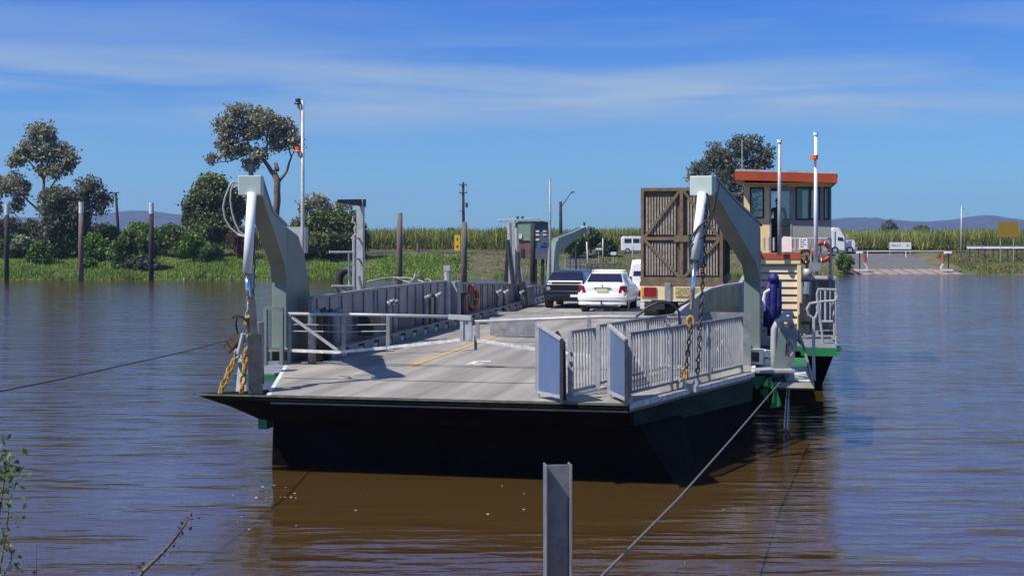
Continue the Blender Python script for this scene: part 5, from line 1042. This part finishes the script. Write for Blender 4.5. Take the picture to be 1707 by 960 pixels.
# ================================================================ cables, foreground
MB().tube([at(380, 567, 23.4), at(300, 588, 20.2), at(190, 612, 17.5), at(100, 632, 15.8), at(0, 652, 14.2), at(-220, 692, 11.5)], .010, 8).build('guide_cable', 'ropel'); tag(D.objects['guide_cable'], 'dark guide cable running from the left chains out of the left side of the picture', 'cable')
o = MB().tube([at(1303, 634, 27.2), at(1225, 725, 19.5), at(1130, 832, 14), at(1003, 960, 9.6), at(900, 1062, 7.4)], .0115, 8).build('guide_cable', mat('pale wire rope', (.20, .18, .155), .6, .3, .3, 30)); tag(o, 'grey guide cable running down from the right side platform to the bottom edge', 'cable')
# steel channel post
Yp_ = 10.4; c = at(929, 772, Yp_); hp = MB(); w_ = .092; dpt = .11
g_ = terr  # near bank height at this spot is just under water level
zb2 = -1.9; zt3 = c.z
post = empty('steel_post', (c.x, c.y, 0), 'galvanised steel beam post standing in the water in the foreground', 'post', rz=.12)
hp.bb(-w_ - .012, -w_ + .0, -.10, .06, zb2, zt3); hp.bb(w_, w_ + .012, -.10, .06, zb2, zt3); hp.bb(-w_ + .0005, w_ - .0005, .005, .017, zb2, zt3 - .012)
gp = mat('weathered galvanised', (.30, .30, .32), .5, .5, 0, 9, c2=(.20, .20, .22), bump=.002, bscale=40)
hp.build('flange', gp, post, bevel=.003); 
# twigs at the left edge and leaning stem
def twig(name, pts, Y, r, label, leaves, lm, grp=None, ls=.025):
    root = empty(name, at(*pts[0], Y), label, 'plant', grp); b0 = at(*pts[0], Y)
    q = MB().tube([at(x, y, Y) - b0 + Vector((0, random.uniform(-.03, .03), 0)) for x, y in pts], [r * (1 - .7 * i / (len(pts) - 1)) for i in range(len(pts))], 6); q.build('stem', 'bark', root, smooth=True)
    if leaves:
        C = []
        for _ in range(leaves):
            i = random.randrange(len(pts) - 1); f = random.random(); a = at(*pts[i], Y).lerp(at(*pts[i + 1], Y), f) - b0; C.append([a.x + random.gauss(0, ls * 1.6), a.y + random.gauss(0, ls * 2), a.z + random.gauss(0, ls * 1.6)])
        quads('leaves', np.array(C), NR.uniform(.6, 1.2, leaves) * ls, lm, root, aspect=2)
    return root
twig('bent_weed', [(215, 985), (240, 950), (270, 922), (296, 892), (310, 872), (320, 853)], 8.5, .016, 'bent brown stem curving up from the bottom edge at the left', 60, LM['dead'], ls=.018)
TG = 'weeds at the left edge'
twig('weed', [(-20, 1000), (-6, 900), (6, 800), (10, 748)], 7.5, .008, 'tallest leafy weed rising at the left edge', 110, LM['mid'], TG, .028)
twig('weed', [(-10, 1000), (8, 900), (18, 830), (34, 786)], 7.8, .006, 'leafy weed leaning right at the left edge', 60, LM['mid'], TG, .024)
twig('weed', [(70, 1010), (56, 960), (44, 932)], 7.8, .004, 'small weed with a seed head, rightmost of the weeds', 14, LM['dead'], TG, .016)
twig('weed', [(60, 1010), (62, 950), (63, 905)], 7.9, .003, 'bare upright grass stalk beside the small seed head', 0, None, TG)
twig('weed', [(-15, 1000), (4, 960), (22, 930), (8, 880)], 7.4, .006, 'low tangled weed in the bottom left corner', 60, LM['oak'], TG, .024)

# ================================================================ far bank things
def gz(X, Y): return float(terr(np.array(float(X)), np.array(float(Y))))
def pile(px, yt, Y, r, label, m='timber', cap=None):
    r *= KY; p = at(px, yt, Y); root = empty('timber_pile', (p.x, p.y, WL), label, 'pile', 'timber piles in the river'); q = MB().tube([(0, 0, -1.5), (0, 0, (p.z - WL) / 2), (.03, 0, p.z - WL - (1.1 if cap else 0))], [r, r * .97, r * .92], 10); q.build('shaft', m, root, smooth=True)
    if cap: MB().tube([(.03, 0, p.z - WL - 1.098), (.03, 0, p.z - WL)], r * .93, 10).build('cap', 'dirtywhite', root)
    return root
pile(11, 340, 105, .19, 'leftmost tall timber pile standing in the river', 'timberd', True); pile(135, 337, 105, .21, 'white-topped pile second from the left in the river', 'timber', True)
pile(252, 338, 105, .20, 'third tall pile from the left, right of the big rounded shrub', 'timberd', True); pile(666, 355, 104, .23, 'thick timber pile in the river left of the power pole')
pile(773.5, 370, 103, .24, 'thick timber pile in front of the power pole'); pile(888, 372, 104, .22, 'dark timber pile in front of the green-roofed hut', 'timberd')
for px, yt, yb, Y, r, lb in ((697, 405, 428, 134, .2, 'short pale timber post on the bank left of the twin yellow sign'), (960, 412, 462, 112, .10, 'dark thin post at the end of the picket fence')):
    p = at(px, yt, Y); z_ = gz(p.x, p.y); o = MB().tube([(0, 0, -.3), (0, 0, p.z - z_)], r, 8).build('post', 'timber' if r > .15 else 'dark'); o.location = (p.x, p.y, z_); tag(o, lb, 'post')
o = MB().beam((0, 0, 0), at(832, 428, 140) - at(820, 400, 140), .14).build('leaning_post', 'timber'); o.location = at(820, 400, 140); tag(o, 'pale post leaning in front of the cane left of the hut', 'post')
def pole(px0, yb, px1, yt, Y, r, label, arms=(), m='timberd', arm=None, nm='power_pole', cat='pole'):
    a = at(px0, yb, Y); b = at(px1, yt, Y); r *= KY; z_ = gz(a.x, a.y); root = empty(nm, (a.x, a.y, z_), label, cat); o_ = Vector((a.x, a.y, z_)); b = b - o_
    MB().tube([(0, 0, -.3), b * .5, b], [r, r * .9, r * .75], 8).build('shaft', m, root, smooth=True)
    for y, w, ins in arms:
        c = at(px1 + (px0 - px1) * (y - yt) / (yb - yt), y, Y) - o_; q = MB().box(c + Vector((0, -r, 0)), (w, .1, .11)).build('cross_arm', 'timberd', root); k = MB()
        for x in ins: k.tube([c + Vector((x * w, -r, .05)), c + Vector((x * w, -r, .22))], .06, 6)
        k.build('insulators', 'dark', q)
    return root, o_
rt, o_ = pole(773, 430, 772, 304, 140, .17, 'power pole with two short cross arms and a transformer behind the thick pile', ((309, 1.0, (-.45, .45)), (322, 1.0, (-.45, .45))))
MB().tube([at(778, 338, 139.7) - o_, at(778, 346, 139.7) - o_], .16, 8).build('transformer', 'dark', rt); MB().box(at(769, 352, 139.8) - o_, (.6, .08, .08)).build('bracket', 'dark', rt)
pole(199, 430, 193, 321, 150, .19, 'leaning power pole with one cross arm above the left shrubs', ((322, 1.1, (-.4, .4)),))
rt, o_ = pole(935, 428, 934.5, 336, 140, .2, 'dark timber pole with a street lamp on a slanting arm', nm='lamp_pole', cat='street lamp')
MB().tube([at(935, 346, 140) - o_, at(944, 333, 140) - o_, at(950, 324, 140) - o_, at(954, 321, 140) - o_], .06, 6).build('lamp_arm', 'dark', rt); MB().box(at(955, 320.5, 140) - o_, (.45, .3, .14)).build('lamp_head', 'dark', rt)
rt, o_ = pole(1602, 430, 1603, 344, 133, .09, 'slim grey light pole between the slipway and the ochre sign', m='galv', nm='lamp_pole', cat='street lamp')
MB().box(at(1606, 348, 133) - o_, (.3, .2, .14)).build('lamp_head', 'galv', rt)
# twin yellow sign
def board(name, x0, x1, y0, y1, Y, m, label, cat, legs=(), th=.06):
    a = at(x0, y1, Y); b = at(x1, y0, Y); cx_ = (a.x + b.x) / 2; z_ = gz(cx_, a.y); root = empty(name, (cx_, a.y, z_), label, cat)
    MB().bb(a.x - cx_, b.x - cx_, 0, th, a.z - z_, b.z - z_).build('panel', m, root)
    for l in legs: x = at(l, y0, Y).x - cx_; MB().tube([(x, th + .05, -.2), (x, th + .05, b.z - z_ - .1)], .045, 6).build('leg', 'galv', root)
    return root, Vector((cx_, a.y, z_))
rt, o_ = board('warning_sign', 757.5, 767, 392, 418, 128, 'yelsign', 'narrow upright yellow sign with two black symbols beside the power pole', 'sign', (760, 764))
q = MB()
for y in (399, 411): c = at(762.3, y, 127.98) - o_; q.box(c, (.07, .015, .42)); q.box(c + Vector((-.06, 0, -.02)), (.19, .015, .07), ry=.5); q.box(c + Vector((.05, 0, .09)), (.16, .015, .07), ry=-.6)
q.build('symbols', 'dark', rt)
rt, o_ = board('road_sign', 1663, 1697.5, 369.5, 395, 130, 'brownsign', 'large blank ochre road sign on two posts at the far right', 'sign', (1668, 1690))
MB().bb(-1.05, 1.05, -.0, -.03, .0, .0)
rt, o_ = board('banner', 1483, 1519, 404, 415.5, 139, 'white', 'white banner with a small green logo standing in front of the cane', 'banner', (1484, 1518))
q = MB()
for x, w_, h_ in ((1488, .25, .14), (1492, .22, .10), (1496, .18, .12), (1500, .15, .10), (1513, .25, .12)): q.box(at(x, 408.5, 138.97) - o_, (w_, .01, h_))
q.build('lettering', 'hutgreen', rt)
rt, o_ = board('blue_sign', 900.5, 912, 405, 414, 104.6, 'bluesign', 'small blue and white sign on the front of the riverside hut', 'sign')
MB().box(at(904, 408, 104.57) - o_, (.22, .02, .16)).box(at(909, 409, 104.57) - o_, (.18, .02, .1)).build('symbol', 'white', rt)
# riverside hut on stilts
Yh = 106; hb0 = at(870, 430, Yh); Yh *= KY; hx = hb0.x; hut = empty('gauge_hut', (hx, Yh, WL), 'small green hut with a pale overhanging roof on stilts at the far river edge', 'hut')
def hx_(x): return (x - CX) / F * Yh - hx
def hz_(y): return CH - (y - HY) / F * Yh - WL
MB().bb(hx_(863), hx_(886), 0, 3, hz_(401), hz_(369)).build('wall', 'hutgreen', hut); MB().bb(hx_(886.2), hx_(914), .3, 3, hz_(430), hz_(369)).build('wall', 'hutgrey', hut); MB().bb(hx_(848), hx_(862.8), 1.0, 3, hz_(402), hz_(371)).build('wall', 'galvd', hut)
MB().bb(hx_(857), hx_(886), .1, 3, hz_(431), hz_(401.5)).build('base_wall', 'brick', hut); MB().bb(hx_(868), hx_(874), .04, .09, hz_(430), hz_(415)).build('base_door', 'dark', hut)
q = MB(); q.loft([(hx_(829), -.12, hz_(367)), (hx_(895), -.12, hz_(363.5)), (hx_(895), 3.4, hz_(362)), (hx_(829), 3.4, hz_(365))], [(hx_(830), -.12, hz_(370.5)), (hx_(895), -.12, hz_(367.5)), (hx_(895), 3.4, hz_(367)), (hx_(830), 3.4, hz_(370))]); q.loft([(hx_(895.1), -.12, hz_(363.5)), (hx_(915), -.12, hz_(368)), (hx_(915), 3.4, hz_(368)), (hx_(895.1), 3.4, hz_(362))], [(hx_(895.1), -.12, hz_(367)), (hx_(915), -.12, hz_(371)), (hx_(915), 3.4, hz_(371)), (hx_(895.1), 3.4, hz_(366))]); rf = q.build('roof', 'roof', hut)
q = MB(); 
for x in (863, 871): q.tube([(hx_(x), .5, hz_(365)), (hx_(x), .5, hz_(360.5))], .13, 8)
q.build('vent', 'dark', rf)
for y0 in (384, 390, 398):
    MB().bb(hx_(893), hx_(899), .24, .28, hz_(y0 + 3), hz_(y0)).build('vent_panel', 'white', hut)
    if y0 < 395: MB().bb(hx_(905), hx_(911), .24, .28, hz_(y0 + 3), hz_(y0)).build('vent_panel', 'dirtywhite', hut)
MB().bb(hx_(863), hx_(870), -.08, -.01, hz_(398), hz_(391)).build('meter_box', 'white', hut)
MB().bb(hx_(886), hx_(916), -.6, 3, hz_(432), hz_(430.1)).build('walkway', 'timber', hut)
q = MB()
for x in (860, 893, 905, 914): q.tube([(hx_(x), -.3, -2.2), (hx_(x), -.3, hz_(431.5))], .13, 7); q.tube([(hx_(x), 2.6, -2.2), (hx_(x), 2.6, hz_(431.5))], .13, 7)
q.each('stilt', 'timberd', hut)
# fence (picket) and guard rails, posts
def fence(name, x0, x1, yt, yb, Y0, Y1, n, label, m='galvd', bars=3, picket=False, yt1=None, cat='fence'):
    a = at(x0, yb, Y0); b = at(x1, yb, Y1); ta = at(x0, yt, Y0).z; tb_ = at(x1, yt1 or yt, Y1).z; root = empty(name, a, label, cat); q = MB(); r_ = MB()
    for i in range(n + 1): p = (b - a) * (i / n); top = ta + (tb_ - ta) * i / n - a.z; q.beam(p - Vector((0, 0, .4)), Vector((p.x, p.y, top)), .09)
    q.each('fence_post', m, root)
    for k in range(bars): f = 1 - k / bars * .85; r_.beam((0, 0, (ta - a.z) * f), (b.x - a.x, b.y - a.y, b.z - a.z + (tb_ - b.z) * f), .07)
    if picket:
        for i in range(picket): f = i / picket; p = (b - a) * f; r_.beam(p, Vector((p.x, p.y, ta + (tb_ - ta) * f - a.z)), .045)
    r_.build('rails', m, root); return root
fence('picket_fence', 942, 975, 431, 452, 117, 119, 4, 'grey picket fence panel behind the far lifting arm', 'galv', 3, 18)
fence('picket_fence', 976, 1035, 440, 456, 118, 122, 6, 'low grey fence running on from the picket panel to the four-wheel drive', 'galvd', 3, 26)
fence('handrail_fence', 945, 1040, 450, 460, 108, 110, 8, 'long low rail at the waterline of the far landing', 'galv', 2)
pole(980.5, 452, 978, 403, 119, .07, 'thin white post rising from the picket fence', m='dirtywhite', nm='thin_pole'); pole(1005, 440, 1005, 398, 124, .08, 'thin grey post left of the parked white van on the far bank', m='galv', nm='thin_pole'); pole(1055, 440, 1054.5, 398, 122, .07, 'thin grey post in front of the parked white van on the far bank', m='galv', nm='thin_pole')
for x0, x1, y0, y1, lb in ((993, 1003, 413.5, 416.5, 'small white sign board on a stake left of the thin grey post'), (1018, 1027, 420, 425, 'small white notice lower right of the thin grey post'),): board('small_sign', x0, x1, y0, y1, 123, 'white', lb, 'sign', ((x0 + x1) / 2,))
# white van on the far bank
def boxvan(px, yb, Y, label):
    c = at(px, yb, Y); root = empty('parked_van', (c.x, c.y, gz(c.x, c.y)), label, 'van')
    P = [(-1.9, .35), (1.9, .35), (1.9, 1.0), (1.55, 1.25), (1.2, 2.0), (.9, 2.15), (-1.7, 2.15), (-1.9, 1.9)]
    MB().loft([(x, 0, z) for x, z in P], [(x, 1.8, z) for x, z in P]).build('body', 'white', root, bevel=.05)
    for x0, x1 in ((-1.6, -.7), (-.6, .3), (.4, 1.15)): MB().bb(x0, x1, -.012, -.004, 1.3, 1.85).build('side_window', 'carglass', root)
    for x in (-1.2, 1.2):
        w = MB().tube([(x, -.02, .33), (x, .22, .33)], .33, 14).build('wheel', 'tyre', root); MB().tube([(x, -.03, .33), (x, -.021, .33)], .18, 10).build('rim', 'galv', w)
boxvan(1062, 425, 134, 'white van parked on the far bank, seen left of the crate truck')
# prime mover on the far bank
c = at(1406, 418, 143); tk = empty('prime_mover', (c.x, c.y, gz(c.x, c.y) - .05), 'white long-nosed truck on the far bank right of the wheelhouse', 'truck'); s_ = 143 * KY / F
def tp(x, y): return ((x - 1406) * s_, (419 - y) * s_)
P = [tp(*p) for p in ((1388, 413), (1386, 380), (1391, 375), (1399, 376), (1405, 386), (1408, 391), (1408, 413))]; MB().loft([(x, 0, z) for x, z in P], [(x, 2.3, z) for x, z in P]).build('cab', 'white', tk, bevel=.04)
P = [tp(*p) for p in ((1408.2, 413), (1408.2, 398), (1424, 396), (1427, 400), (1427, 412))]; MB().loft([(x, .35, z) for x, z in P], [(x, 1.95, z) for x, z in P]).build('bonnet', 'white', tk, bevel=.05)
P = [tp(*p) for p in ((1396, 391), (1405, 392), (1407, 398), (1397, 397))]; MB().loft([(x, -.02, z) for x, z in P], [(x, -.005, z) for x, z in P]).build('side_window', 'carglass', tk)
P = [tp(*p) for p in ((1405.6, 387), (1408.4, 391), (1409, 397), (1408.5, 398))]; MB().loft([(x, .2, z) for x, z in P], [(x, 2.1, z) for x, z in P]).build('windscreen', 'carglass', tk)
q = MB(); a = tp(1392, 0)[0]; q.bb(a - .06, a + .06, -.03, -.004, tp(0, 411)[1], tp(0, 382)[1]); q.build('door_gap', 'dark', tk)
for x, y in ((1411, 389), (1414, 389)): MB().tube([(tp(x, 0)[0], .1, tp(0, 399)[1]), (tp(x, 0)[0], .1, tp(0, 387)[1])], .06, 8).build('exhaust_stack', 'galv', tk)
MB().bb(tp(1380, 0)[0], tp(1424, 0)[0], .5, 1.8, .5, .85).build('chassis', 'dark', tk)
for x in (1417, 1392, 1382):
    w = MB().tube([(tp(x, 0)[0], -.02, .5), (tp(x, 0)[0], .35, .5)], .5, 16).build('wheel', 'tyre', tk); MB().tube([(tp(x, 0)[0], -.04, .5), (tp(x, 0)[0], -.021, .5)], .26, 10).build('rim', 'galv', w)
MB().bb(tp(1426, 0)[0], tp(1429.5, 0)[0], .2, 2.1, .5, .95).build('bumper', 'chrome', tk)
# slipway gate posts with white heads and red drums
for px, lb in ((1436, 'left white-capped winch post with a red drum at the slipway'), (1578, 'right white-capped winch post with a red drum at the slipway')):
    Y = 127; c = at(px, 450, Y); z_ = max(gz(c.x, c.y), WL + .5); sgn = 1 if px < 1500 else -1; root = empty('winch_post', (c.x, c.y, z_), lb, 'winch post', 'winch posts at the slipway')
    def wq(x, y): return Vector((at(px + sgn * (x), y, Y).x - c.x, 0, at(px, y, Y).z - z_))
    a = wq(-3, 421); MB().box(a, (.75, .5, .28)).build('cap', 'white', root, bevel=.04); MB().beam(wq(-3, 451) - Vector((0, 0, .3)), wq(-3, 423), .14).build('post_shaft', 'dark', root)
    MB().tube([wq(6, 424), wq(6, 437)], .19, 10).build('drum', 'red', root); MB().beam(wq(4, 437), wq(10, 447), .18).beam(wq(10, 447), wq(8, 452), .2).beam(wq(-10, 450), wq(9, 450.5), .22).build('frame', 'dirtywhite', root)
fence('guard_rail', 1446, 1574, 418.5, 424, 134, 134, 2, 'long white rope barrier across the top of the slipway', 'white', 1, cat='barrier')
for i, (x0, x1) in enumerate(((1612, 1634), (1638, 1658), (1661, 1682), (1686, 1730))):
    a = at(x0, 412, 133); b = at(x1, 411, 133.5); z_ = gz(a.x, a.y); root = empty('guard_rail', (a.x, a.y, z_), ['guard rail section nearest the light pole, with a rounded end', 'second guard rail section right of the light pole', 'guard rail section under the left edge of the ochre sign', 'rightmost guard rail section, cut by the picture edge'][i], 'guard rail', 'white guard rail sections on the right bank')
    L = b.x - a.x; MB().loft([(0, 0, a.z - z_ - .17), (0, .05, a.z - z_), (0, 0, a.z - z_ + .17), (0, .09, a.z - z_ + .17), (0, .09, a.z - z_ - .17)], [(L, 0, a.z - z_ - .17), (L, .05, a.z - z_), (L, 0, a.z - z_ + .17), (L, .09, a.z - z_ + .17), (L, .09, a.z - z_ - .17)]).build('rail', 'white', root)
    for k in (.2, .8): MB().beam((L * k, .14, -.2), (L * k, .14, a.z - z_), .1).build('rail_post', 'dark', root)
# dead branch in the shallows
q = MB()
for pl in (((638, 464), (655, 462.5), (680, 463), (698, 467), (706, 470)), ((660, 463), (672, 468), (684, 471)), ((690, 464), (692, 455), (696, 449)), ((684, 470), (694, 460), (700, 452)), ((706, 470), (712, 464), (718, 468), (719, 474))): q.tube([at(x, y, 98 + random.uniform(-.5, .5)) for x, y in pl], .055, 6)
q.tube([at(612, 470, 97), at(628, 466, 97.5), at(638, 464, 98)], .07, 6); tag(q.build('dead_branch', 'deadwood'), 'bleached dead branch lying in the water beyond the left bulwark', 'branch')
